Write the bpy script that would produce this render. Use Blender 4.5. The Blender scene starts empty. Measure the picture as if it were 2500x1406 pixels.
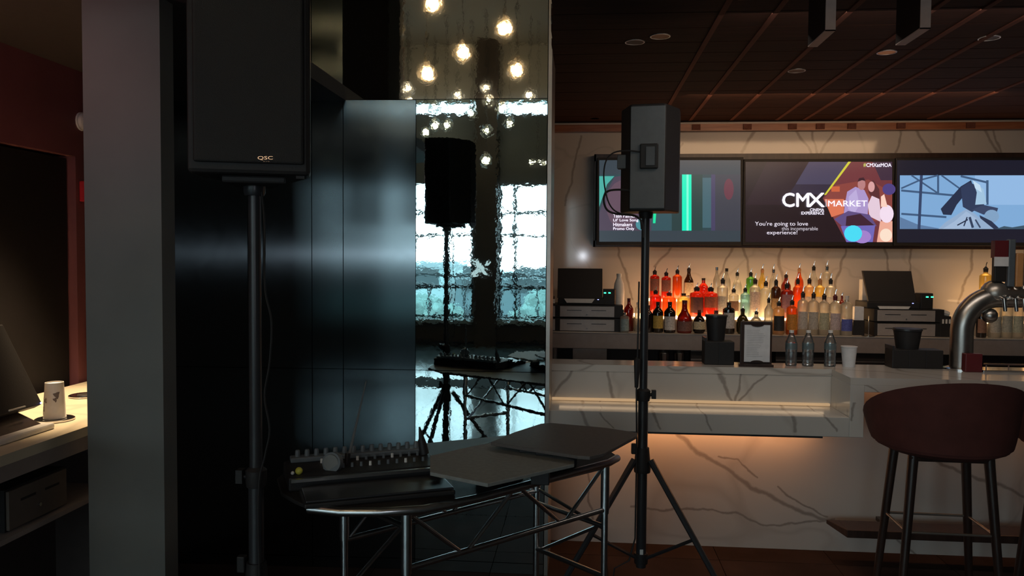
import bpy, math, random
from mathutils import Vector, Matrix
random.seed(7)
PI = math.pi
sc = bpy.context.scene
col = sc.collection
# ------------------------------------------------------------------ camera
H = 1.62
FPX = 1950.0
YAW, PIT, ROL = math.radians(5.0), math.atan(79/FPX), 0.0074
f0 = Vector((-math.sin(YAW), math.cos(YAW), 0)); r0 = Vector((math.cos(YAW), math.sin(YAW), 0))
fw = (f0*math.cos(PIT) + Vector((0, 0, -math.sin(PIT)))).normalized()
u0 = r0.cross(fw).normalized()
rt = (r0*math.cos(ROL) + u0*math.sin(ROL)).normalized()
up = rt.cross(fw).normalized()
CAM = Vector((0, 0, H))
cam = bpy.data.objects.new('camera', bpy.data.cameras.new('camera')); col.objects.link(cam)
cam.matrix_world = Matrix(((rt.x, up.x, -fw.x, 0), (rt.y, up.y, -fw.y, 0), (rt.z, up.z, -fw.z, H), (0, 0, 0, 1)))
cam.data.sensor_width = 36; cam.data.lens = 36*FPX/2500; cam.data.clip_start = .02; cam.data.clip_end = 400
sc.camera = cam

def P(px, py, Y=None, Z=None, X=None, D=None):
    """world point seen at a photo pixel, on a given real plane"""
    d = fw + rt*((px-1250)/FPX) + up*((703-py)/FPX)
    if Y is not None: t = Y/d.y
    elif Z is not None: t = (Z-H)/d.z
    elif X is not None: t = X/d.x
    else: t = D
    return CAM + d*t
def G(x, d, z=0.0):                                   # ground point x right, d ahead of the viewer
    return Vector((0, 0, z)) + r0*x + f0*d

# ------------------------------------------------------------------ world and lights
w = bpy.data.worlds.new('sky'); sc.world = w; w.use_nodes = True
nt = w.node_tree; nt.nodes.clear()
tc = nt.nodes.new('ShaderNodeTexCoord'); sx = nt.nodes.new('ShaderNodeSeparateXYZ')
cr = nt.nodes.new('ShaderNodeValToRGB'); bg = nt.nodes.new('ShaderNodeBackground'); wo = nt.nodes.new('ShaderNodeOutputWorld')
cr.color_ramp.elements[0].position = 0.0; cr.color_ramp.elements[0].color = (.84, .95, 1.0, 1)
cr.color_ramp.elements[1].position = .5; cr.color_ramp.elements[1].color = (.48, .80, .90, 1)
bg.inputs[1].default_value = 4.2
nt.links.new(tc.outputs['Generated'], sx.inputs[0]); nt.links.new(sx.outputs[2], cr.inputs[0])
nt.links.new(cr.outputs[0], bg.inputs[0]); nt.links.new(bg.outputs[0], wo.inputs[0])
sc.view_settings.view_transform = 'Standard'; sc.view_settings.look = 'None'
sc.view_settings.exposure = 0.2; sc.view_settings.gamma = 1; sc.view_settings.use_curve_mapping = False
sc.cycles.use_denoising = True
sc.cycles.sample_clamp_indirect = 4
sc.cycles.max_bounces = 10; sc.cycles.transparent_max_bounces = 24
sc.cycles.caustics_reflective = True

def light(name, kind, loc, energy, color, size=.1, size_y=None, aim=None, spot=None):
    L = bpy.data.lights.new(name, kind); o = bpy.data.objects.new(name, L); col.objects.link(o)
    L.energy = energy; L.color = color; o.location = loc
    if kind == 'AREA':
        L.size = size
        if size_y: L.shape = 'RECTANGLE'; L.size_y = size_y
    else: L.shadow_soft_size = size
    if spot: L.spot_size = math.radians(spot); L.spot_blend = .8
    if aim is not None:
        d = Vector(aim) - Vector(loc); o.rotation_euler = d.to_track_quat('-Z', 'Y').to_euler()
    return o
# windows behind the viewer: x ranges seen in the mirror
YM = 4.0; YW = -6.4
def mx(px): return P(px, 625, Y=2*YM-YW).x
WINS = [(mx(1217), mx(1405)), (mx(968), mx(1156)), (mx(700), mx(905)), (mx(420), mx(640))]
WZ0, WZ1 = .46, 2.92
for a, b in WINS:
    o = light('daylight_portal', 'AREA', ((a+b)/2, YW-.12, (WZ0+WZ1)/2), 1, (1, 1, 1), b-a, WZ1-WZ0, aim=((a+b)/2, 0, (WZ0+WZ1)/2))
    o.data.cycles.is_portal = True
o = light('daylight_portal', 'AREA', (mx(1100), YW-.12, 4.26), 1, (1, 1, 1), abs(mx(1400)-mx(700)), .3, aim=(mx(1100), 0, 4.26)); o.data.cycles.is_portal = True
WARM = (1, .62, .34); ORANGE = (1, .42, .16)
light('phone_light', 'POINT', (0.01, -.01, H+.004), 7, (.85, .9, 1), .004)
light('bar_downlight', 'AREA', (1.6, 5.1, 2.60), 7, WARM, 1.9, .2, aim=(1.6, 6.1, 1.6))
light('bar_front_fill', 'AREA', (1.4, 3.35, 2.58), 6.5, (1, .86, .74), 1.6, .3, aim=(1.4, 4.3, .9))  # added fill without a fixture, standing in for window daylight on the bar front
light('left_counter_light', 'SPOT', (-1.85, 2.75, 2.25), 150, (1, .74, .45), .06, aim=(-1.86, 2.80, 1.0), spot=58)
light('left_wall_light', 'AREA', (-1.7, 1.7, 2.2), 1.0, (1, .45, .42), .3, .3, aim=(-2.16, 2.9, 2.2))

# ------------------------------------------------------------------ helpers
class MB:
    def __init__(s): s.v = []; s.f = []; s.c = []
    def add(s, vs, fs, c=None):
        n = len(s.v); s.v += [Vector(v) for v in vs]; s.f += [tuple(i+n for i in f) for f in fs]; s.c += [c]*len(fs)
        return s
    def box(s, x0, x1, y0, y1, z0, z1, M=None, c=None):
        vs = [Vector(p) for p in ((x0,y0,z0),(x1,y0,z0),(x1,y1,z0),(x0,y1,z0),(x0,y0,z1),(x1,y0,z1),(x1,y1,z1),(x0,y1,z1))]
        if M is not None: vs = [M @ v for v in vs]
        return s.add(vs, [(0,3,2,1),(4,5,6,7),(0,1,5,4),(1,2,6,5),(2,3,7,6),(3,0,4,7)], c)
    def prism(s, pts, z0, z1, c=None):
        """pts: xy ring (ccw), extruded in z"""
        n = len(pts)
        vs = [Vector((p[0], p[1], z0)) for p in pts] + [Vector((p[0], p[1], z1)) for p in pts]
        return s.add(vs, [tuple(range(n-1, -1, -1)), tuple(range(n, 2*n))] + [(i, (i+1) % n, n+(i+1) % n, n+i) for i in range(n)], c)
    def tube(s, pts, r, n=10, cap=True):
        pts = [Vector(p) for p in pts]; rs = r if isinstance(r, (list, tuple)) else [r]*len(pts)
        rings = []; prev = None
        for i, p in enumerate(pts):
            t = (pts[min(i+1, len(pts)-1)] - pts[max(i-1, 0)]).normalized()
            if prev is None: a = t.orthogonal().normalized()
            else: a = (prev - t*prev.dot(t)).normalized()
            prev = a; b = t.cross(a)
            rings.append([p + (a*math.cos(2*PI*k/n) + b*math.sin(2*PI*k/n))*rs[i] for k in range(n)])
        vs = [v for rg in rings for v in rg]; fs = []
        for i in range(len(rings)-1):
            for k in range(n): fs.append((i*n+k, i*n+(k+1) % n, (i+1)*n+(k+1) % n, (i+1)*n+k))
        if cap: fs += [tuple(range(n-1, -1, -1)), tuple(range((len(rings)-1)*n, len(rings)*n))]
        return s.add(vs, fs)
    def lathe(s, cx, cy, z0, prof, n=16, a0=0, a1=2*PI):
        full = abs(a1-a0-2*PI) < 1e-6; m = n if full else n+1
        vs = []; fs = []
        for (r, z) in prof:
            for k in range(m):
                a = a0+(a1-a0)*k/n; vs.append((cx+r*math.cos(a), cy+r*math.sin(a), z0+z))
        for i in range(len(prof)-1):
            for k in range(n):
                k2 = (k+1) % m
                fs.append((i*m+k, i*m+k2, (i+1)*m+k2, (i+1)*m+k))
        if full:
            if prof[0][0] > 1e-5: fs.append(tuple(range(m-1, -1, -1)))
            if prof[-1][0] > 1e-5: fs.append(tuple(range((len(prof)-1)*m, len(prof)*m)))
        return s.add(vs, fs)
    def sphere(s, c, r, n=14, sz=1):
        prof = [(max(r*math.sin(PI*i/8), 1e-6), -r*sz*math.cos(PI*i/8)) for i in range(9)]
        return s.lathe(c[0], c[1], c[2], prof, n)
    def build(s, name, mat, parent=None, smooth=False, bevel=0, loc=None, kind=None):
        off = Vector((0, 0, 0)); p = parent
        while p is not None: off = off + p.location; p = p.parent
        if loc is not None: off = off + Vector(loc)
        me = bpy.data.meshes.new(name)
        me.from_pydata([tuple(v-off) for v in s.v], [], s.f); me.update()
        if any(c is not None for c in s.c):
            at = me.color_attributes.new('Col', 'FLOAT_COLOR', 'CORNER')
            for poly, c in zip(me.polygons, s.c):
                for li in poly.loop_indices: at.data[li].color = (*c, 1)
        o = bpy.data.objects.new(name, me); col.objects.link(o)
        if loc is not None: o.location = loc
        if parent is not None: o.parent = parent
        if mat is not None: me.materials.append(mat)
        if smooth:
            me.polygons.foreach_set('use_smooth', [True]*len(me.polygons))
            try: me.set_sharp_from_angle(angle=math.radians(38))
            except Exception: pass
        if bevel:
            b = o.modifiers.new('bevel', 'BEVEL'); b.width = bevel; b.segments = 2; b.limit_method = 'ANGLE'
        if kind: o['kind'] = kind
        return o
def thing(name, loc, label, cat, group=None):
    o = bpy.data.objects.new(name, None); col.objects.link(o); o.location = loc; o.empty_display_size = .05
    o['label'] = label; o['category'] = cat
    if group: o['group'] = group
    return o
def tag(o, label, cat, group=None):
    o['label'] = label; o['category'] = cat
    if group: o['group'] = group
    return o
def part(mb, name, mat, parent, label=None, **k):
    o = mb.build(name, mat, parent, **k)
    if label: o['label'] = label
    return o

# ------------------------------------------------------------------ materials
def nm(name):
    m = bpy.data.materials.new(name); m.use_nodes = True
    n = m.node_tree; b = n.nodes['Principled BSDF']
    return m, n, b
def mat(name, c, rough=.5, metal=0, noise=.06, scale=30, spec=.5, bump=0, **k):
    m, n, b = nm(name)
    tx = n.nodes.new('ShaderNodeTexNoise'); tx.inputs['Scale'].default_value = scale; tx.inputs['Detail'].default_value = 4
    tcd = n.nodes.new('ShaderNodeTexCoord'); n.links.new(tcd.outputs['Object'], tx.inputs['Vector'])
    r = n.nodes.new('ShaderNodeValToRGB')
    r.color_ramp.elements[0].position = .3; r.color_ramp.elements[1].position = .7
    r.color_ramp.elements[0].color = (*[x*(1-noise) for x in c], 1); r.color_ramp.elements[1].color = (*[min(1, x*(1+noise)) for x in c], 1)
    n.links.new(tx.outputs['Fac'], r.inputs[0]); n.links.new(r.outputs[0], b.inputs['Base Color'])
    b.inputs['Roughness'].default_value = rough; b.inputs['Metallic'].default_value = metal
    b.inputs['Specular IOR Level'].default_value = spec
    if bump:
        bp = n.nodes.new('ShaderNodeBump'); bp.inputs['Strength'].default_value = bump; bp.inputs['Distance'].default_value = .002
        n.links.new(tx.outputs['Fac'], bp.inputs['Height']); n.links.new(bp.outputs[0], b.inputs['Normal'])
    return m
def emis(name, c, s):
    m, n, b = nm(name); b.inputs['Base Color'].default_value = (*[x*.3 for x in c], 1)
    b.inputs['Emission Color'].default_value = (*c, 1); b.inputs['Emission Strength'].default_value = s
    return m
def marble(name, base=(.62, .59, .55), vein=(.33, .29, .26), rough=.18, scale=.9, seed=0, veins=(), Y=4.0):
    """polished stone: long straight-ish veins running through given points, plus faint fine ones"""
    m, n, b = nm(name); N = n.nodes.new; L = n.links.new
    geo = N('ShaderNodeNewGeometry')
    dn = N('ShaderNodeTexNoise'); dn.inputs['Scale'].default_value = 7; dn.inputs['Detail'].default_value = 4; L(geo.outputs['Position'], dn.inputs['Vector'])
    d0 = N('ShaderNodeVectorMath'); d0.operation = 'SUBTRACT'; d0.inputs[1].default_value = (.5, .5, .5); L(dn.outputs['Color'], d0.inputs[0])
    d1 = N('ShaderNodeVectorMath'); d1.operation = 'SCALE'; d1.inputs['Scale'].default_value = .07; L(d0.outputs[0], d1.inputs[0])
    d2 = N('ShaderNodeVectorMath'); d2.operation = 'ADD'; L(d1.outputs[0], d2.inputs[0]); L(geo.outputs['Position'], d2.inputs[1])
    d3 = N('ShaderNodeVectorMath'); d3.operation = 'MULTIPLY'; d3.inputs[1].default_value = (1, 0, 1); L(d2.outputs[0], d3.inputs[0])
    best = None
    for line, wd in veins:
        pp = [P(x, y, Y=Y) for x, y in line]
        for A, B in zip(pp, pp[1:]):
            A = Vector((A.x, 0, A.z)); B = Vector((B.x, 0, B.z)); ln = (B-A).length; u = (B-A)/ln
            q = N('ShaderNodeVectorMath'); q.operation = 'SUBTRACT'; q.inputs[1].default_value = A; L(d3.outputs[0], q.inputs[0])
            t = N('ShaderNodeVectorMath'); t.operation = 'DOT_PRODUCT'; t.inputs[1].default_value = u; L(q.outputs[0], t.inputs[0])
            c = N('ShaderNodeClamp'); c.inputs[1].default_value = 0; c.inputs[2].default_value = ln; L(t.outputs['Value'], c.inputs[0])
            k = N('ShaderNodeVectorMath'); k.operation = 'SCALE'; k.inputs[0].default_value = u; L(c.outputs[0], k.inputs['Scale'])
            e = N('ShaderNodeVectorMath'); e.operation = 'SUBTRACT'; L(q.outputs[0], e.inputs[0]); L(k.outputs[0], e.inputs[1])
            g = N('ShaderNodeVectorMath'); g.operation = 'LENGTH'; L(e.outputs[0], g.inputs[0])
            h = N('ShaderNodeMath'); h.operation = 'DIVIDE'; h.inputs[1].default_value = wd; L(g.outputs['Value'], h.inputs[0])
            if best is None: best = h
            else:
                mn = N('ShaderNodeMath'); mn.operation = 'MINIMUM'; L(best.outputs[0], mn.inputs[0]); L(h.outputs[0], mn.inputs[1]); best = mn
    t = N('ShaderNodeTexNoise'); t.inputs['Scale'].default_value = scale; t.inputs['Detail'].default_value = 2.5; t.inputs['Distortion'].default_value = .5; L(geo.outputs['Position'], t.inputs['Vector'])
    s_ = N('ShaderNodeMath'); s_.operation = 'SUBTRACT'; s_.inputs[1].default_value = .5; L(t.outputs['Fac'], s_.inputs[0])
    a_ = N('ShaderNodeMath'); a_.operation = 'ABSOLUTE'; L(s_.outputs[0], a_.inputs[0])
    r = N('ShaderNodeMapRange'); r.inputs[1].default_value = 0; r.inputs[2].default_value = .012; r.inputs[3].default_value = .22 if veins else .6; r.inputs[4].default_value = 0; L(a_.outputs[0], r.inputs[0])
    fac = r
    if best is not None:
        r2 = N('ShaderNodeMapRange'); r2.inputs[1].default_value = .3; r2.inputs[2].default_value = 1.0; r2.inputs[3].default_value = .72; r2.inputs[4].default_value = 0; L(best.outputs[0], r2.inputs[0])
        fac = N('ShaderNodeMath'); fac.operation = 'MAXIMUM'; L(r.outputs[0], fac.inputs[0]); L(r2.outputs[0], fac.inputs[1])
    cl = N('ShaderNodeTexNoise'); cl.inputs['Scale'].default_value = 2.0; L(geo.outputs['Position'], cl.inputs['Vector'])
    bc = N('ShaderNodeMix'); bc.data_type = 'RGBA'; bc.inputs[6].default_value = (*base, 1); bc.inputs[7].default_value = (*[x*.86 for x in base], 1); L(cl.outputs['Fac'], bc.inputs[0])
    mi = N('ShaderNodeMix'); mi.data_type = 'RGBA'; L(fac.outputs[0], mi.inputs[0]); L(bc.outputs[2], mi.inputs[6]); mi.inputs[7].default_value = (*vein, 1)
    L(mi.outputs[2], b.inputs['Base Color']); b.inputs['Roughness'].default_value = rough
    return m
def mirror(name, tint, rough=.03):
    m, n, b = nm(name); N = n.nodes.new; L = n.links.new
    b.inputs['Base Color'].default_value = (*tint, 1); b.inputs['Metallic'].default_value = 1; b.inputs['Roughness'].default_value = rough
    tcd = N('ShaderNodeTexCoord'); t = N('ShaderNodeTexNoise'); t.inputs['Scale'].default_value = 34; t.inputs['Detail'].default_value = 2
    t2 = N('ShaderNodeTexNoise'); t2.inputs['Scale'].default_value = 6
    L(tcd.outputs['Object'], t.inputs['Vector']); L(tcd.outputs['Object'], t2.inputs['Vector'])
    m2 = N('ShaderNodeMath'); m2.operation = 'MULTIPLY_ADD'; m2.inputs[1].default_value = 2.2; L(t2.outputs['Fac'], m2.inputs[0]); L(t.outputs['Fac'], m2.inputs[2])
    bp = N('ShaderNodeBump'); bp.inputs['Strength'].default_value = 1; bp.inputs['Distance'].default_value = .00008
    L(m2.outputs[0], bp.inputs['Height']); L(bp.outputs[0], b.inputs['Normal'])
    return m
def brushed(name, c):
    """steel brushed so that highlights smear sideways"""
    m, n, b = nm(name); N = n.nodes.new; L = n.links.new; out = n.nodes['Material Output']; n.nodes.remove(b)
    tg = N('ShaderNodeTangent'); tg.direction_type = 'RADIAL'; tg.axis = 'Z'
    tcd = N('ShaderNodeTexCoord'); mp = N('ShaderNodeMapping'); mp.inputs['Scale'].default_value = (5, 5, 300); t = N('ShaderNodeTexNoise'); t.inputs['Scale'].default_value = 1; t.inputs['Detail'].default_value = 3
    L(tcd.outputs['Object'], mp.inputs[0]); L(mp.outputs[0], t.inputs['Vector'])
    sm_ = N('ShaderNodeTexNoise'); sm_.inputs['Scale'].default_value = 9; sm_.inputs['Detail'].default_value = 6; sm_.inputs['Distortion'].default_value = 1.5; L(tcd.outputs['Object'], sm_.inputs['Vector'])
    g1 = N('ShaderNodeBsdfAnisotropic'); g1.inputs['Color'].default_value = (*c, 1); g1.inputs['Anisotropy'].default_value = .80
    r = N('ShaderNodeMapRange'); r.inputs[3].default_value = .19; r.inputs[4].default_value = .26; L(sm_.outputs['Fac'], r.inputs[0]); L(r.outputs[0], g1.inputs['Roughness'])
    g2 = N('ShaderNodeBsdfAnisotropic'); g2.inputs['Color'].default_value = (*[x*.9 for x in c], 1); g2.inputs['Anisotropy'].default_value = 0; g2.inputs['Roughness'].default_value = .15
    g1.inputs['Rotation'].default_value = .25; g2.inputs['Rotation'].default_value = .25; L(tg.outputs[0], g1.inputs['Tangent']); L(tg.outputs[0], g2.inputs['Tangent'])
    bp = N('ShaderNodeBump'); bp.inputs['Strength'].default_value = .25; bp.inputs['Distance'].default_value = .0001; L(t.outputs['Fac'], bp.inputs['Height']); L(bp.outputs[0], g2.inputs['Normal'])
    mxs = N('ShaderNodeMixShader'); mxs.inputs[0].default_value = .13; L(g1.outputs[0], mxs.inputs[1]); L(g2.outputs[0], mxs.inputs[2]); L(mxs.outputs[0], out.inputs[0])
    return m
def glassy(name, c, trans=.55, rough=.05, glow=.3, gloss=.14):
    """tinted see-through bottle glass / plastic"""
    m, n, b = nm(name); N = n.nodes.new; L = n.links.new; out = n.nodes['Material Output']; n.nodes.remove(b)
    tr = N('ShaderNodeBsdfTransparent'); tr.inputs[0].default_value = (*c, 1)
    tl = N('ShaderNodeBsdfTranslucent'); tl.inputs[0].default_value = (*c, 1)
    df = N('ShaderNodeBsdfDiffuse'); df.inputs[0].default_value = (*[x*.8 for x in c], 1)
    gl = N('ShaderNodeBsdfGlossy'); gl.inputs[1].default_value = rough
    a = N('ShaderNodeMixShader'); a.inputs[0].default_value = .35; L(tl.outputs[0], a.inputs[1]); L(df.outputs[0], a.inputs[2])
    b2 = N('ShaderNodeMixShader'); b2.inputs[0].default_value = trans; L(a.outputs[0], b2.inputs[1]); L(tr.outputs[0], b2.inputs[2])
    fr = N('ShaderNodeFresnel'); fr.inputs[0].default_value = 1.5
    ad = N('ShaderNodeMath'); ad.operation = 'MULTIPLY_ADD'; ad.inputs[1].default_value = .8; ad.inputs[2].default_value = gloss*.3; L(fr.outputs[0], ad.inputs[0])
    c2 = N('ShaderNodeMixShader'); L(ad.outputs[0], c2.inputs[0]); L(b2.outputs[0], c2.inputs[1]); L(gl.outputs[0], c2.inputs[2])
    L(c2.outputs[0], out.inputs[0])
    return m
def wood(name, a, b_, rough=.35, axis=0, scale=3, spec=.5):
    m, n, b = nm(name); N = n.nodes.new; L = n.links.new
    tcd = N('ShaderNodeTexCoord'); mp = N('ShaderNodeMapping'); s = [14, 14, 14]; s[axis] = 1.2; mp.inputs['Scale'].default_value = s
    t = N('ShaderNodeTexNoise'); t.inputs['Scale'].default_value = scale; t.inputs['Detail'].default_value = 5
    r = N('ShaderNodeValToRGB'); r.color_ramp.elements[0].position = .35; r.color_ramp.elements[1].position = .7
    r.color_ramp.elements[0].color = (*a, 1); r.color_ramp.elements[1].color = (*b_, 1)
    L(tcd.outputs['Object'], mp.inputs[0]); L(mp.outputs[0], t.inputs['Vector']); L(t.outputs['Fac'], r.inputs[0]); L(r.outputs[0], b.inputs['Base Color'])
    b.inputs['Roughness'].default_value = rough; b.inputs['Specular IOR Level'].default_value = spec
    return m

M = {}
VC = (.24, .205, .18)
M['marble'] = marble('white_veined_marble', vein=VC, scale=1.1)
M['marble_base'] = marble('white_marble_base', vein=VC, scale=.8, Y=4.5, veins=[([(1655, 1062), (1700, 1105), (1790, 1150), (1830, 1190), (2000, 1265), (2110, 1300)], .016),
    ([(1750, 1112), (1800, 1120), (1845, 1170)], .008), ([(1540, 1238), (1620, 1245), (1720, 1242), (1800, 1255), (1880, 1284), (2040, 1270)], .009), ([(1900, 1190), (2020, 1262)], .008),
    ([(2270, 1118), (2340, 1150), (2430, 1180), (2510, 1215)], .013), ([(2190, 1315), (2240, 1352)], .008), ([(1380, 1080), (1440, 1160), (1450, 1300)], .008), ([(2560, 1060), (2620, 1330)], .01)])
M['marble_niche'] = marble('white_marble_niche', vein=VC, scale=1, Y=4.32, veins=[([(1750, 898), (1790, 985)], .012), ([(1812, 898), (1794, 985)], .009), ([(1878, 898), (1800, 985)], .009),
    ([(1402, 898), (1350, 968)], .012), ([(1482, 898), (1500, 985)], .013)])
M['marble_rail'] = marble('white_marble_rail', vein=VC, scale=1, Y=4.02, veins=[([(1420, 1003), (1436, 1050)], .013), ([(1465, 1006), (1502, 1048)], .006), ([(1598, 1005), (1614, 1050)], .009),
    ([(1715, 1005), (1737, 1050)], .007), ([(1936, 1010), (1942, 1052)], .014), ([(2008, 1012), (2042, 1052)], .007), ([(2100, 930), (2160, 968)], .006), ([(2085, 980), (2080, 1030)], .008), ([(2300, 925), (2320, 965)], .01)])
M['marble_wall'] = marble('veined_marble_wall', base=(.55, .50, .46), vein=(.24, .20, .17), scale=1.2, rough=.09, Y=6.2, veins=[([(1842, 318), (1810, 372)], .02), ([(1946, 322), (1980, 375)], .014), ([(1980, 318), (1995, 375)], .014),
    ([(2036, 320), (2005, 375)], .012), ([(2202, 318), (2186, 375)], .014), ([(2238, 320), (2275, 375)], .014), ([(2332, 318), (2330, 355)], .012), ([(2403, 318), (2436, 375)], .014), ([(2426, 318), (2442, 375)], .012),
    ([(1668, 350), (1646, 375)], .012), ([(1508, 600), (1545, 730)], .012), ([(1600, 650), (1645, 600)], .014), ([(1750, 690), (1792, 600)], .014), ([(1815, 600), (1832, 690)], .014), ([(1908, 600), (1902, 650), (1915, 700)], .016),
    ([(2066, 600), (2032, 730)], .014), ([(2158, 600), (2168, 665)], .013), ([(2226, 600), (2222, 680)], .012), ([(2372, 600), (2368, 660), (2340, 740)], .013), ([(1420, 330), (1380, 500)], .012)])
M['brush'] = brushed('brushed_dark_steel', (.31, .40, .44))
M['mirror'] = mirror('rippled_mirror', (.70, .88, .90), .015)
M['mirror_up'] = mirror('rippled_mirror_upper', (.86, .88, .84), .03)
M['pillar'] = mat('grey_painted_plaster', (.125, .13, .12), .55, scale=3, noise=.12)
M['edge'] = mat('bronze_edge_metal', (.42, .38, .34), .35, .8)
M['blackp'] = mat('black_plastic', (.024, .022, .022), .5, spec=.3, bump=.3, scale=200)
M['blackm'] = mat('black_painted_metal', (.03, .03, .033), .32)
M['greyp'] = mat('dark_grey_panel', (.13, .145, .155), .5)
M['spkback'] = mat('grey_speaker_back', (.125, .14, .15), .6)
M['grille'] = mat('black_grille', (.016, .015, .015), .6, bump=.8, scale=500)
M['alu'] = mat('aluminium_tube', (.62, .63, .64), .28, 1, noise=.1)
M['chrome'] = mat('polished_steel', (.7, .7, .7), .15, 1)
M['steel'] = mat('satin_steel', (.45, .43, .40), .33, 1, noise=.1)
M['ceil'] = wood('dark_ceiling_wood', (.026, .010, .007), (.040, .015, .010), .8, 0, spec=.12)
M['batten'] = wood('brown_ceiling_batten', (.10, .038, .027), (.14, .055, .04), .8, 1, spec=.12)
M['trimwood'] = wood('orange_brown_trim_wood', (.22, .075, .035), (.36, .14, .07), .35, 0)
M['tan'] = mat('tan_soffit', (.62, .34, .22), .6)
M['baffle_dark'] = mat('baffle_brown_face', (.022, .012, .010), .7, spec=.15)
M['baffle_edge'] = mat('baffle_edge_grey', (.55, .40, .35), .5)
M['hallceil'] = mat('hall_ceiling_paint', (.42, .40, .35), .8)
M['darkwall'] = mat('dark_brown_wall', (.07, .055, .05), .6)
M['hallwall'] = mat('hall_wall_grey', (.16, .17, .18), .6)
M['red'] = mat('dusky_red_paint', (.17, .055, .06), .6, scale=3, noise=.15)
M['halltile'] = mat('daylit_hall_floor_tile', (.13, .16, .17), .13, noise=.3, scale=3)  # paler bluish base carries the window daylight reflected off the hall floor
M['tile'] = mat('dark_floor_tile', (.040, .027, .024), .75, noise=.3, scale=3, spec=.05)
M['grout'] = mat('floor_grout', (.035, .026, .024), .7)
M['rug'] = mat('dark_carpet', (.03, .026, .025), .95, bump=1, scale=300)
M['stool'] = mat('rust_red_velvet', (.115, .032, .026), .85, noise=.15, scale=12)
M['stoolwood'] = wood('dark_stool_wood', (.028, .016, .013), (.05, .028, .022), .35, 2)
M['paper'] = mat('white_paper', (.72, .72, .74), .7)
M['white'] = mat('white_plastic', (.75, .72, .68), .4)
M['cup'] = mat('white_paper_cup', (.82, .78, .72), .6)
M['cupink'] = mat('grey_cup_print', (.16, .13, .12), .6)
M['led'] = emis('warm_led_strip', (1, .66, .36), .35)
M['ledo'] = emis('orange_led_strip', (1, .42, .18), 2.6)
M['shelfglow'] = emis('lit_acrylic_shelf', (1, .60, .28), 5.0)
M['riser'] = mat('frosted_acrylic_riser', (.42, .37, .31), .35)
M['green'] = emis('green_led', (.05, 1, .45), 2.5)
M['blueled'] = emis('blue_led', (.3, .35, 1), 3)
M['bulb'] = emis('pendant_bulb', (1, .66, .30), 30)
M['bulbdim'] = emis('pendant_bulb_dim', (1, .80, .52), 7)
M['globe'] = glassy('clear_glass_globe', (.96, .96, .94), trans=.97, gloss=.25)
M['logo'] = emis('lit_logo', (1, .62, .36), .55)
M['winglass'] = glassy('window_glass', (.97, 1, 1), trans=.98, gloss=.1)
M['drawer'] = mat('grey_drawer_front', (.40, .36, .34), .35, .2)
M['taupe'] = mat('taupe_stone_edge', (.30, .245, .22), .4)
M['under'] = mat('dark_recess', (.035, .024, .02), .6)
M['orangewood'] = mat('orange_wood_handle', (.55, .26, .10), .45)
M['darkred'] = mat('dark_red_plastic', (.12, .015, .02), .4)
M['tapgrey'] = mat('slate_tap_handle', (.10, .12, .14), .4)
M['out_ground'] = mat('outside_paving', (.30, .33, .34), .9)
M['out_dark'] = mat('outside_dark_facade', (.10, .14, .15), .6)
M['out_light'] = mat('outside_pale_facade', (.42, .52, .52), .7)
M['leaf'] = mat('outside_foliage', (.13, .19, .17), .9, noise=.5, scale=4)
M['frame'] = mat('dark_window_frame', (.03, .045, .05), .4)
M['ledge'] = mat('pale_blue_ledge', (.36, .44, .46), .4)
M['board'] = mat('matte_grey_board', (.25, .255, .24), .6, noise=.1, scale=60)
M['yellow'] = mat('yellow_knob', (.65, .60, .08), .5)

# ------------------------------------------------------------------ structure
# floor with tiles
fb = MB().box(-7.6, 5.2, -6.5, 6.4, -.08, -.012)
floor = fb.build('floor', M['grout'], kind='structure')
tm = hm = None
TS = .6
for i in range(-6, 6):
    for j in range(-11, 8):
        x, y = i*TS+.15, j*TS+.1
        if tm is None:
            t = MB().box(x, x+TS-.004, y, y+TS-.004, -.012, 0).build('floor_tile', M['tile'], floor, loc=(x, y, 0)); tm = t; dm = t.data
        else:
            t = tm.copy(); t.data = dm; t.location = (x, y, 0); col.objects.link(t)
        t.parent = floor
        if j*TS < 1.0:
            if hm is None: hm = t.data.copy(); hm.materials[0] = M['halltile']
            t.data = hm
MB().box(-7.6, 5, -2.35, -1.65, 0.0, .006).build('floor_runner', M['rug'], floor)

# marble wall behind the bar
YB = 6.2
wb = MB().box(-1.2, 5.2, YB, YB+.12, 0, 2.78).build('wall_back', M['marble_wall'], kind='structure')
MB().box(-1.25, -1.12, YM+.2, YB+.12, 0, 5.4).build('wall_bar_end', M['darkwall'], kind='structure')
MB().box(-1.2, 5.2, YB+.12, YB+.2, 0, 5.4).build('wall_outer', M['darkwall'], kind='structure')
# long room shell
wr = MB().box(5.1, 5.2, -6.5, 6.3, 0, 5.4).build('wall_right', M['hallwall'], kind='structure')
wl = MB().box(-7.6, -7.5, -6.5, 4.2, 0, 5.4).build('wall_left', M['hallwall'], kind='structure')
MB().box(-7.6, 5.2, -6.5, 6.4, 5.4, 5.5).build('ceiling', M['hallceil'], kind='structure')
# soffit above the bar
MB().box(-.10, 5.1, 2.5, 2.56, 2.66, 5.4).box(-.10, -.04, 2.56, YM, 2.75, 5.4).build('wall_soffit', M['darkwall'], kind='structure')

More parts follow.
